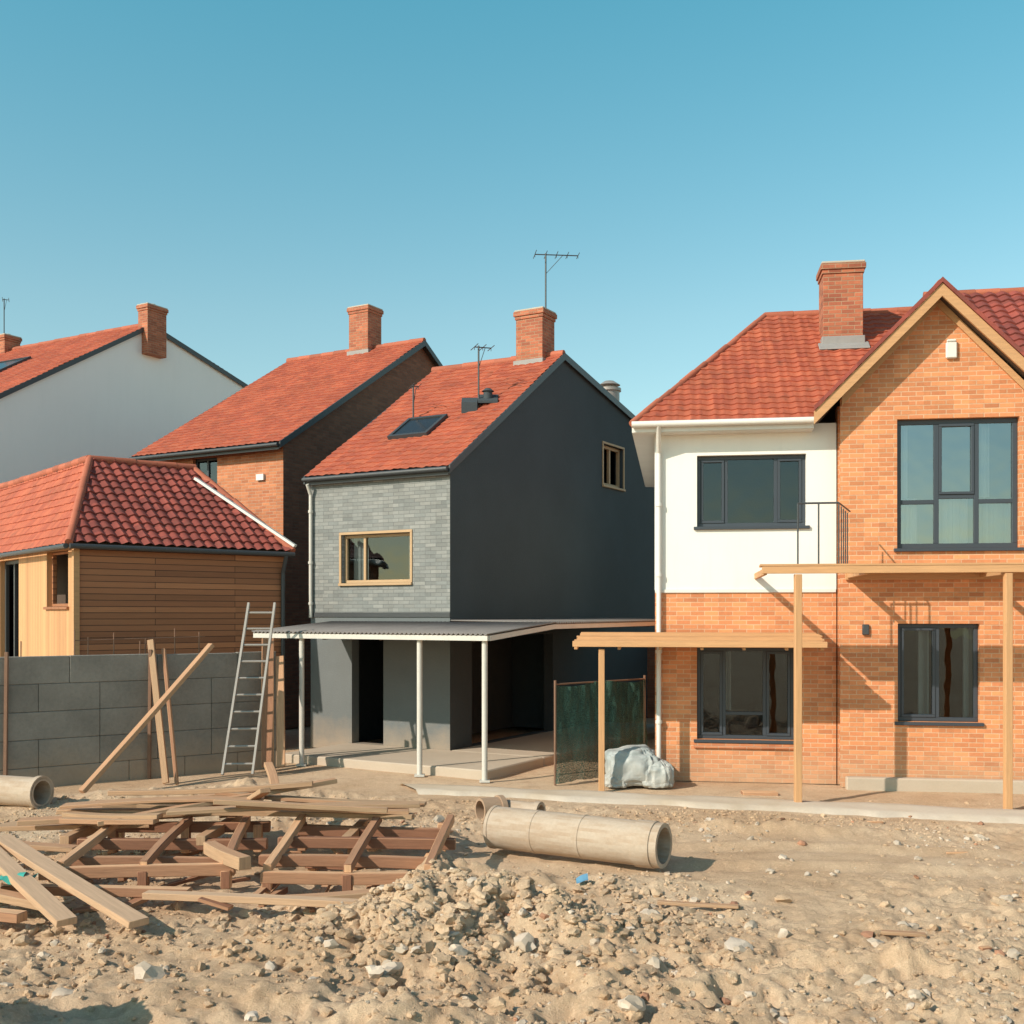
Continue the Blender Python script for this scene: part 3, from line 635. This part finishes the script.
OG=FR.p(0,-.25,0)
wall('gable_wall',OG,d,inn,[(2.78,0),(5.58,0),(5.58,5.86),(4.18,7.33),(2.78,5.86)],t,[(3.61,5.35,3.6,5.54),(3.62,4.79,1.0,2.47)],mBrick,er)
g=Geo(); g.obox(FR.p(2.78,-.0,0),FR.u*.2,FR.v*.3,V((0,0,5.8))); g.obox(FR.p(5.38,0,0),FR.u*.2,FR.v*.3,V((0,0,5.8))); g.make('gable_return',mBrick,er,smooth=False)
wall('right_front_wall',FR.p(5.6,.2,0),d,inn,[(0,0),(6.4,0),(6.4,ze+.2),(0,ze+.2)],t,[(1.5,3.2,3.7,5.1),(1.5,3.2,.8,2.2)],mBrick,er)
window('side_window_upper',FR.p(5.6,.2,0),d,inn,1.5,3.2,3.7,5.1,[.5],er); window('side_window_lower',FR.p(5.6,.2,0),d,inn,1.5,3.2,.8,2.2,[.5],er)
o0=FR.p(0,0,0)
window('render_window',o0,d,inn,.65,2.31,3.98,5.09,[.27,.73],er,gm=mGlass,fw=.055,openers=(0,2),curt=[(.0,.06,0,1)])
window('lower_window',o0,d,inn,.65,2.14,.66,2.09,[.28,.70],er,gm=mGlass,fw=.055,trans=[0,.28,0],openers=(0,2),curt=[(.02,.07,0,1),(.30,.36,.3,1)])
window('gable_window_upper',OG,d,inn,3.61,5.35,3.6,5.54,[.335,.665],er,gm=mGlassR,fw=.07,trans=[.36,.40,.36],openers=(1,),curt=[(.0,.2,0,.4),(.36,.62,0,.42),(.7,1,0,.38),(.68,.8,.4,1),(.04,.12,.4,1)])
window('gable_window_lower',OG,d,inn,3.62,4.79,1.0,2.47,[.5],er,gm=mGlass,fw=.06,openers=(0,),curt=[(.30,.44,0,1),(.86,1,0,1),(.03,.1,0,1)])
g=Geo(); g.obox(FR.p(.6,-.045,.53),d*1.6,inn*.04,V((0,0,.07))); g.make('brick_sill',mBrickR,er,smooth=False)
g=Geo(); g.obox(FR.p(2.85,-.42,-.1),d*2.6,inn*.165,V((0,0,.27))); g.make('concrete_plinth',mConc,er,bevel=.02,smooth=False)
g=Geo(); g.obox(OG+d*4.3-inn*.06+V((0,0,6.42)),d*.16,inn*.056,V((0,0,.24))); 
g.obox(OG+d*4.31-inn*.07+V((0,0,6.66)),d*.14,inn*.06,V((0,0,.04))); g.make('alarm_box',mWPaint,er,bevel=.015,smooth=False)
g=Geo(); g.obox(OG+d*3.1-inn*.05+V((0,0,2.3)),d*.1,inn*.045,V((0,0,.16))); g.make('wall_lamp',mGutter,er,bevel=.01)
g=Geo(); g.obox(FR.p(0,-.025,2.95),d*2.75,inn*.018,V((0,0,.05))); g.make('render_bead',mWPaint,er,smooth=False)
ee=-.35; rz=8.1; ez=5.56
main=[FR.p(ee,-.3,ez),FR.p(2.45,-.3,ez),FR.p(4.74,3.33,rz),FR.p(1.95,3.33,rz)]
tiles('roof_main',main,mTile,er)
tiles('roof_left_hip',[FR.p(ee,-.3,ez),FR.p(1.95,3.33,rz),FR.p(ee,W+.3,ez)],mTile,er)
tiles('roof_rear',[FR.p(ee,W+.3,ez),FR.p(1.95,3.33,rz),FR.p(12.3,3.33,rz),FR.p(12.3,W+.3,ez)],mTile,er)
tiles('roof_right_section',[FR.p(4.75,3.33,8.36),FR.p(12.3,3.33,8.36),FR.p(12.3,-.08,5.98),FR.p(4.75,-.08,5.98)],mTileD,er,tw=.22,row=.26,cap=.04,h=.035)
g=Geo(); g.add([FR.p(4.74,3.36,8.33),FR.p(12.3,3.36,8.33),FR.p(12.3,3.36,7.8),FR.p(4.74,3.36,7.8)],[(0,1,2,3)])
g.add([FR.p(4.745,3.36,8.33),FR.p(4.745,3.36,7.8),FR.p(4.745,-.08,5.4),FR.p(4.745,-.08,5.95)],[(0,1,2,3)]); g.make('parapet',mDeck,er,smooth=False)
pk=7.44; pe=5.66
tiles('gable_roof_left',[FR.p(4.18,-.55,pk),FR.p(2.41,-.55,pe),FR.p(2.41,-.2,pe),FR.p(4.18,2.45,pk)],mTile,er)
tiles('gable_roof_right',[FR.p(4.18,-.55,pk),FR.p(5.95,-.55,pe),FR.p(5.95,-.2,pe),FR.p(4.18,2.45,pk)],mTile,er)
ridge('ridge_main',FR.p(1.95,3.33,rz+.01),FR.p(4.7,3.33,rz+.01),er,r=.07); ridge('ridge_right',FR.p(4.75,3.33,8.38),FR.p(12.3,3.33,8.38),er,r=.07)
ridge('ridge_gable',FR.p(4.18,-.55,pk+.02),FR.p(4.18,2.5,pk+.02),er,r=.07); ridge('ridge_hip',FR.p(ee,-.3,ez+.01),FR.p(1.95,3.33,rz+.01),er,r=.055)
g=Geo()
def barge(uu0,z0,uu1,z1,vv,th_,lo,hi,g): g.add([FR.p(u,vv+k,z+q) for k in (0,th_) for (u,z,q) in ((uu0,z0,lo),(uu1,z1,lo),(uu1,z1,hi),(uu0,z0,hi))],[(0,1,2,3),(7,6,5,4),(0,4,5,1),(1,5,6,2),(2,6,7,3),(3,7,4,0)])
barge(2.36,pe-.05,4.18,pk,-.60,.045,-.17,.02,g); barge(4.18,pk,6.0,pe-.05,-.60,.045,-.17,.02,g)
barge(2.80,5.86,4.18,7.31,-.29,.035,-.10,.03,g); barge(4.18,7.31,5.56,5.86,-.29,.035,-.10,.03,g)
g.make('barge_boards',mWoodO,er,smooth=False)
g=Geo(); barge(2.36,pe,4.18,pk+.05,-.625,.07,-.02,.055,g); barge(4.18,pk+.05,6.0,pe,-.625,.07,-.02,.055,g); g.make('verge_tiles',mTileD,er,smooth=False)
g=Geo(); barge(2.40,pe-.06,4.18,pk-.06,-.553,.30,-.035,-.015,g); barge(4.18,pk-.06,5.96,pe-.06,-.553,.30,-.035,-.015,g); g.make('gable_soffit',mWoodO,er,smooth=False)
g=Geo(); gutter(g,FR.p(ee,-.37,ez-.02),FR.p(2.38,-.37,ez-.02),.05); g.obox(FR.p(ee+.02,-.305,ez-.13),d*2.72,inn*.02,V((0,0,.14))); g.obox(FR.p(ee+.02,-.28,ez-.14),d*2.72,inn*.27,V((0,0,.02)))
g.obox(FR.p(ee-.0,-.28,ez-.13),d*.02,inn*7.3,V((0,0,.14))); g.obox(FR.p(ee+.022,-.005,ez-.14),d*.32,inn*7.0,V((0,0,.02)))
g.make('gutter_and_soffit',mWPaint,er)
g=Geo(); g.cyl(FR.p(.06,-.37,ez-.04),FR.p(.06,-.06,ez-.42),.038,n=12); g.cyl(FR.p(.06,-.06,ez-.42),FR.p(.06,-.06,.15),.038,n=12); g.cyl(FR.p(.06,-.06,.15),FR.p(.06,-.16,.06),.038,n=12)
for z in (.9,2.0,3.2,4.3): g.cyl(FR.p(.06,-.06,z),FR.p(.06,-.06,z+.05),.052,n=12)
g.make('downpipe',mWPaint,er)
CU=3.16
chimney(er,FR,CU,2.35,6.9,8.68,.66,.6,0)
g=Geo(); g.obox(FR.p(CU-.36,2.35-.34,7.12),d*.72,inn*.68,V((0,0,.26))); g.obox(FR.p(CU-.42,2.35-.5,7.11),d*.84,inn*.2+V((0,0,.14)),V((0,0,.03))); g.make('chimney_flashing',mLead,er,bevel=.01,smooth=False)
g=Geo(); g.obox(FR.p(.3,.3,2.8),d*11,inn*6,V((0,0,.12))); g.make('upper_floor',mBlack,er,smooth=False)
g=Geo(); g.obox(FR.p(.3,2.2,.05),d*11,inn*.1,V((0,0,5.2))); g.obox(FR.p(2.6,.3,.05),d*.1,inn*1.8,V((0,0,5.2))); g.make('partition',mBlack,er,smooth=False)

# small timber canopy
ec=empty('timber_canopy',FR.p(.6,-.8,0)); g=Geo()
for i in range(8):
    v0=-1.25+i*.153; zc=2.19+(v0+1.25)*.105
    g.obox(FR.p(-1.16+random.uniform(-.03,.02),v0,zc),d*(3.6+random.uniform(-.02,.04)),inn*.148,V((0,0,.028)))
g.make('roof_boards',mWoodO,ec,smooth=False)
g=Geo(); g.beam(FR.p(-1.18,-1.28,2.175),FR.p(2.46,-1.28,2.175),.04,.085); g.beam(FR.p(-1.14,-1.2,2.13),FR.p(-1.14,-.06,2.25),.05,.08); g.beam(FR.p(2.4,-1.2,2.13),FR.p(2.4,-.03,2.25),.05,.08); g.beam(FR.p(-1.1,-.04,2.25),FR.p(2.4,-.04,2.25),.05,.1)
for i in range(5): g.beam(FR.p(-.5+i*.6,-1.24,2.13),FR.p(-.5+i*.6,-.07,2.25),.045,.08)
g.make('beams',mWoodO,ec,bevel=.004,smooth=False)
g=Geo(); g.beam(FR.p(-.76,-1.2,-.05),FR.p(-.76,-1.2,2.1),.085,.085); g.make('posts',mWoodO,ec,bevel=.005,smooth=False)
# balcony frame
eb=empty('timber_balcony',FR.p(4,-1.2,0)); g=Geo()
g.beam(FR.p(1.5,-1.92,3.22),FR.p(9,-1.92,3.22),.05,.10)
g.beam(FR.p(1.55,-1.89,3.2),FR.p(1.55,-.01,3.2),.045,.09)
for i in range(4):
    u=2.9+i*1.9; g.beam(FR.p(u,-1.89,3.2),FR.p(u,-.26,3.2),.045,.09)
g.beam(FR.p(2.85,-.285,3.19),FR.p(5.5,-.285,3.19),.04,.12)
g.make('joists',mWoodO,eb,bevel=.004,smooth=False)
g=Geo()
for i in range(3):
    g.obox(FR.p(1.48+random.uniform(-.04,.02),-1.95+i*.152,3.273),d*7.6,inn*.146,V((0,0,.028)))
for i in range(3): g.obox(FR.p(2.9,-.72+i*.142,3.248),d*6,inn*.138,V((0,0,.028)))
g.make('deck_boards',mWoodO,eb,smooth=False)
g=Geo()
for u in (1.985,4.72,7.4): g.beam(FR.p(u,-1.9,-.05),FR.p(u,-1.9,3.16),.095,.095)
g.make('posts',mWoodO,eb,bevel=.006,smooth=False)
g=Geo()
for p in (FR.p(2.0,-1.75,3.3),FR.p(2.28,-1.75,3.3),FR.p(2.55,-1.75,3.3)): g.cyl(p,p+V((0,0,.85)),.012,n=8)
g.cyl(FR.p(2.0,-1.75,4.15),FR.p(2.55,-1.75,4.15),.014,n=8); g.cyl(FR.p(2.55,-1.75,4.15),FR.p(2.85,-.75,4.12),.012,n=8)
for k in range(4): 
    p=FR.p(2.62+k*.06,-1.5+k*.22,3.24); g.cyl(p,p+V((0,0,.88-.01*k)),.009,n=6)
g.make('railing',mGutter,eb)

# ------------------------------------------------------------------ yard wall
ef=empty('concrete_block_wall',(-6,17.3,0)); a=V((-8.6,15.55,0)); b=V((-4.05,18.9,0)); dd=(b-a); L=dd.length; dd.normalize(); nn=V((dd.y,-dd.x,0))
g=Geo()
for k in range(5):
    z0=-.12+k*.42; s0=-(k%2)*.45
    while s0<L:
        sa=max(0,s0)+.003; sb=min(L,s0+random.choice((.9,.9,1.35)))-.003; s0=sb+.003
        if sb-sa<.05: continue
        off=random.uniform(0,.008)
        g.obox(a+dd*sa+nn*off+V((0,0,z0)),dd*(sb-sa),nn*-.1,V((0,0,.415+(random.uniform(-.015,.02) if k==4 else 0))))
g.make('blocks',mFence,ef,bevel=.008,smooth=False)
g=Geo(); g.obox(a-nn*.02+V((0,0,-.1)),dd*L,nn*-.06,V((0,0,2.04))); g.make('mortar_core',M('mortar_joint',(.17,.155,.14),.95,.25),ef,smooth=False)
gp=Geo()
for s_ in (1.32,3.45): gp.beam(a+dd*s_+nn*.05+V((0,0,-.05)),a+dd*(s_+.02)+nn*.05+V((0,0,2.05)),.05,.04,up=(0,1,0))
gp.make('posts',mFPost,ef,bevel=.004,smooth=False)
g=Geo()
for s_ in (1.6,2.4,2.6,3.0,3.4,3.5,4.0,4.4): 
    p=a+dd*s_-nn*.3; g.cyl(p,p+V((random.uniform(-.03,.03),0,2.15+random.uniform(0,.3))),.010,n=6)
g.cyl(a+dd*2.4-nn*.3+V((0,0,2.2)),a+dd*4.5-nn*.3+V((0,0,2.24)),.008,n=6)
g.make('rebar',mFPost,ef)
g=Geo(); g.beam((-6.2,15.85,.05),(-4.85,17.75,2.12),.11,.07,warp=.02); g.make('leaning_plank',mWoodM,bevel=.005)
g=Geo(); g.beam((-5.35,17.0,.0),(-5.8,17.65,2.2),.10,.05,up=(0,1,0)); g.make('leaning_plank',mWoodM,bevel=.005)
g=Geo(); g.beam((-5.15,16.9,.0),(-5.62,17.75,2.05),.05,.07,up=(0,1,0)); g.make('leaning_plank',mWoodR,bevel=.005)
g=Geo(); g.beam((-4.02,18.1,.1),(-4.15,18.7,2.2),.20,.04,up=(0,1,0)); g.beam((-3.8,18.1,.1),(-3.95,18.7,1.9),.14,.04,up=(0,1,0)); g.make('leaning_board',mWoodR,bevel=.004)
g=Geo(); A0=V((-4.62,17.55,0.05)); A1=V((-4.45,18.6,2.8)); B0=V((-4.15,17.6,0.05)); B1=V((-4.02,18.65,2.8))
g.beam(A0,A1,.035,.07,up=(0,1,0)); g.beam(B0,B1,.035,.07,up=(0,1,0))
for i in range(10):
    t=(i+.6)/10.2; g.cyl(A0.lerp(A1,t),B0.lerp(B1,t),.02,n=8)
g.make('ladder',mMetal)
g=Geo(); g.obox((2.0,28.0,-.1),V((4.0,-.3,0)),V((0,.2,0)),V((0,0,2.2))); g.make('garden_wall',mBrickD,bevel=.01,smooth=False)

# ------------------------------------------------------------------ netting + bag
en=empty('debris_netting_fence',(1.4,17.2,0)); g=Geo(); P=[];Fc=[]; N=60; a=V((.66,16.75,0)); b=V((2.2,18.2,0))
for i in range(N+1):
    t=i/N
    for j in range(9):
        z=.03+1.5*j/8; w_=.035*math.sin(t*19+j*.4)+.02*math.sin(t*43+j)+.01*math.sin(t*90-j*.8); P.append(a.lerp(b,t)+V((.7*w_,-w_,z-.03*math.sin(t*math.pi*3)*(j/8))))
for i in range(N):
    for j in range(8): k=i*9+j; Fc.append((k,k+9,k+10,k+1))
g.add(P,Fc); g.make('netting',mNet,en)
g=Geo()
for t in (0,.5,1): p=a.lerp(b,t)+V((0,.05,0)); g.cyl(p,p+V((0,0,1.6)),.02,n=8)
g.cyl(a+V((0,.05,1.54)),b+V((0,.05,1.54)),.014,n=8); g.make('frame',mFPost,en)
def tarp(name,c,s,mat,seed,parent=None):
    bm=bmesh.new(); bmesh.ops.create_icosphere(bm,subdivisions=6,radius=1)
    for v in bm.verts:
        p=v.co.copy(); q=V([math.copysign(abs(x)**.68,x) for x in p])
        big=nz.noise(p*1.3+V((seed,0,0)))*.16
        ang=math.atan2(p.y,p.x); fold=(.5-abs(nz.noise(V((math.cos(ang)*3,math.sin(ang)*3,p.z*.8+seed)))))*.16*(1-max(p.z,0)*.5)
        cr=nz.noise(p*3.1+V((0,seed,0)))*.09+(.4-abs(nz.noise(p*6+V((0,seed,9)))))*.035
        q*=1+big+fold+cr
        if p.z<-.2: q.x*=1+.2*(-p.z-.2); q.y*=1+.2*(-p.z-.2)
        v.co=V((q.x*s[0],q.y*s[1],max(q.z*s[2],-s[2]*.9)))+V(c)
    me=bpy.data.meshes.new(name); bm.to_mesh(me); bm.free(); auto_uv(me)
    o=finish(me,name,mat,parent,smooth=True); return o
eg_=empty('tarpaulin_wrapped_bag',(2.0,16.7,0))
tarp('wrapped_body',(1.84,16.75,.30),(.39,.34,.29),mBag,3.1,eg_); tarp('wrapped_side',(2.16,16.62,.2),(.24,.24,.20),mBag,7.7,eg_)
tarp('tarp_fold',(1.58,16.6,.12),(.17,.2,.12),mBag,1.9,eg_)

# ------------------------------------------------------------------ pipes
ep_=empty('concrete_drain_pipe',(.6,11.6,0)); p0=V((-.20,12.15,.25)); p1=V((1.54,11.15,.25)); dz=V((0,0,G(.6,11.7)+.03)); p0+=dz;p1+=dz
ax=(p1-p0); g=Geo(); g.tube(p0,p1,.228,.045,40); g.make('barrel',mPipe,ep_)
g=Geo()
for t,wd,r in ((.0,.04,.236),(.27,.03,.234),(.55,.03,.234),(.86,.20,.240)): g.tube(p0+ax*t,p0+ax*(t)+ax.normalized()*wd,r,.03,40)
g.make('collars',mPipe,ep_,bevel=.004)
def shortpipe(name,a,b,r,mat=None):
    a,b=V(a),V(b); e=empty(name,(a+b)/2); z=V((0,0,max(0,G(((a+b)/2).x,((a+b)/2).y)))); g=Geo(); g.tube(a+z,b+z,r,r*.2,28); n=(b-a).normalized()
    g.tube(a+z+n*.0,a+z+n*.07,r*1.12,r*.2,28); g.make('barrel',mat or mPipe,e)
shortpipe('broken_pipe',(-.12,13.9,.15),(-.40,13.75,.15),.15,mPipeB)
shortpipe('broken_pipe',(.36,13.7,.13),(-.10,13.95,.13),.12)
shortpipe('concrete_pipe_section',(-6.3,14.75,.2),(-7.3,15.1,.2),.2)

# ------------------------------------------------------------------ timber debris
def tframe(name,ox,oy,ang,Lx,Ly,z,tilt,nx_,ny_,mat):
    g=Geo(); c,s=math.cos(ang),math.sin(ang); ux=V((c,s,0)); uy=V((-s,c,tilt)); o=V((ox,oy,z))
    for i in range(ny_): 
        p=o+uy*(Ly*i/(ny_-1))+uy*random.uniform(-.06,.06); j=V((0,0,random.uniform(-.02,.03))); k=V((0,random.uniform(-.1,.1),random.uniform(-.03,.03))); g.beam(p-ux*random.uniform(.03,.2)+j,p+ux*(Lx+random.uniform(.03,.2))+j+k,.085,.11,warp=.015)
    for i in range(nx_):
        p=o+ux*(Lx*i/(nx_-1)); g.beam(p+V((0,0,.10)),p+uy*Ly+V((random.uniform(-.15,.15),0,.10)),.08,.085,warp=.015)
        g.beam(p+V((0,0,-.12)),p+V((0,0,.05)),.09,.09); g.beam(p+uy*Ly+V((0,0,-.25)),p+uy*Ly+V((0,0,.05)),.09,.09)
    g.make(name,mat,bevel=.007)
tframe('timber_pallet_frame',-4.25,10.35,.03,1.55,1.5,.14,.10,3,4,mWoodR)
tframe('timber_pallet_frame',-2.28,10.25,-.02,1.5,1.55,.14,.12,3,4,mWoodR)
g=Geo(); specs=[((-5.2,11.6,.42),(-2.2,12.3,.50),.2,.05),((-4.9,11.9,.48),(-1.2,12.0,.42),.16,.05),((-4.6,12.2,.52),(-1.05,11.7,.46),.13,.05),((-3.6,11.5,.54),(-1.0,11.9,.55),.2,.04),
 ((-5.0,12.3,.40),(-2.4,12.6,.66),.12,.06),((-4.3,11.4,.44),(-2.0,12.5,.72),.11,.05),((-2.9,11.6,.60),(-1.1,11.75,.50),.16,.04),((-6.2,11.8,.30),(-3.9,11.9,.34),.18,.05),((-2.7,12.6,.40),(-2.95,13.3,.8),.10,.06),
 ((-4.8,11.75,.56),(-2.7,11.95,.60),.22,.03),((-3.3,12.3,.62),(-.95,12.1,.52),.14,.04),((-5.6,12.1,.28),(-3.3,12.5,.36),.16,.05),((-4.4,12.0,.66),(-2.2,12.15,.74),.09,.05),((-3.1,11.45,.66),(-1.3,11.5,.56),.1,.05)]
for a,b,w_,h_ in specs: g.beam(a,b,w_,h_,warp=.03)
for k in range(6):
    x=random.uniform(-4.8,-2.6); y=random.uniform(11.5,12.6); l=random.uniform(.7,1.8); an=random.uniform(-.25,.25); z=random.uniform(.36,.52)
    g.beam((x,y,z),(x+l*math.cos(an),y+l*math.sin(an),z+random.uniform(-.06,.08)),random.uniform(.07,.16),random.uniform(.03,.06),warp=.02)
for x in (-4.6,-3.2,-1.7): g.beam((x,11.3,.28),(x+.1,12.7,.30),.1,.1)
for x in (-4.6,-3.2,-1.7): g.beam((x+.05,11.4,-.05),(x+.05,11.4,.25),.1,.1); g.beam((x+.1,12.6,-.05),(x+.1,12.6,.25),.1,.1)
g.make('timber_plank_pile',mWoodM,bevel=.004)
g=Geo()
for k in range(26):
    x=random.uniform(-4.6,-.9); y=random.uniform(9.5,12.0); l=random.uniform(.12,.55); an=random.uniform(0,3.14); z=G(x,y)+random.choice((.03,.05,.10))
    g.beam((x,y,z),(x+l*math.cos(an),y+l*math.sin(an),z+random.uniform(-.02,.08)),random.uniform(.03,.10),random.uniform(.02,.06))
for k in range(14):
    x=random.uniform(-3,5.5); y=random.uniform(8,14.5); l=random.uniform(.08,.25); an=random.uniform(0,3.14); z=G(x,y)+.015
    g.beam((x,y,z),(x+l*math.cos(an),y+l*math.sin(an),z),random.uniform(.02,.05),.02)
g.make('timber_offcuts',mWoodR,bevel=.003)
for a,b,w_,h_,m in (((-5.2,10.6,.50),(-3.62,8.95,.10),.17,.06,mWood),((-4.9,10.55,.46),(-3.0,8.85,.12),.18,.06,mWood),((-5.3,9.9,.2),(-3.9,9.3,.14),.14,.07,mWoodM),((-5.4,9.55,.10),(-4.05,9.1,.10),.12,.08,mWoodR)):
    g=Geo(); g.beam(a,b,w_,h_,warp=.02); g.make('timber_plank',m,bevel=.005)
for a,b,w_,h_,m in (((-3.25,9.75,.12),(-1.25,9.35,.14),.12,.06,mWood),((-2.2,9.55,.12),(-1.0,9.75,.16),.14,.05,mWoodM),((-4.6,9.95,.12),(-2.9,9.9,.10),.12,.08,mWoodR),((-3.0,10.9,.30),(-2.45,10.1,.32),.12,.12,mWoodM),((-5.6,11.2,.32),(-4.4,11.1,.24),.15,.05,mWoodM),((-5.0,11.0,.3),(-4.2,10.3,.12),.10,.06,mWoodR),((1.3,9.85,.03),(2.0,9.7,.03),.06,.03,mWoodM),((3.0,8.95,.06),(3.35,8.9,.05),.06,.03,mWoodM),((-3.3,12.6,.3),(-2.6,11.6,.75),.12,.05,mWoodM)):
    g=Geo(); dz=G(b[0],b[1]) if a[0]>0 else 0; g.beam(V(a)+V((0,0,dz)),V(b)+V((0,0,dz)),w_,h_,warp=.015); g.make('timber_plank',m,bevel=.005)
def sheet(name,c,s,mat,seed):
    g=Geo(); N=10; P=[];Fc=[]
    for i in range(N+1):
        for j in range(N+1):
            x,y=(i/N-.5)*s[0],(j/N-.5)*s[1]; P.append((c[0]+x,c[1]+y,c[2]+s[2]*(nz.noise(V((x*6+seed,y*6,0)))+.5)))
    for i in range(N):
        for j in range(N): k=i*(N+1)+j; Fc.append((k,k+1,k+N+2,k+N+1))
    g.add(P,Fc); g.make(name,mat)
sheet('teal_tarp_scrap',(-4.55,9.75,.20),(.55,.35,.12),mTeal,2)
sheet('blue_plastic_scrap',(.66,10.35,G(.66,10.35)+.01),(.11,.10,.08),mBlue,5)
g=Geo(); z=G(4.25,16.0); g.obox((3.35,15.95,z),V((.5,-.05,0)),V((0,.18,0)),V((0,0,.05))); g.make('wood_offcut',mWoodR,bevel=.004)
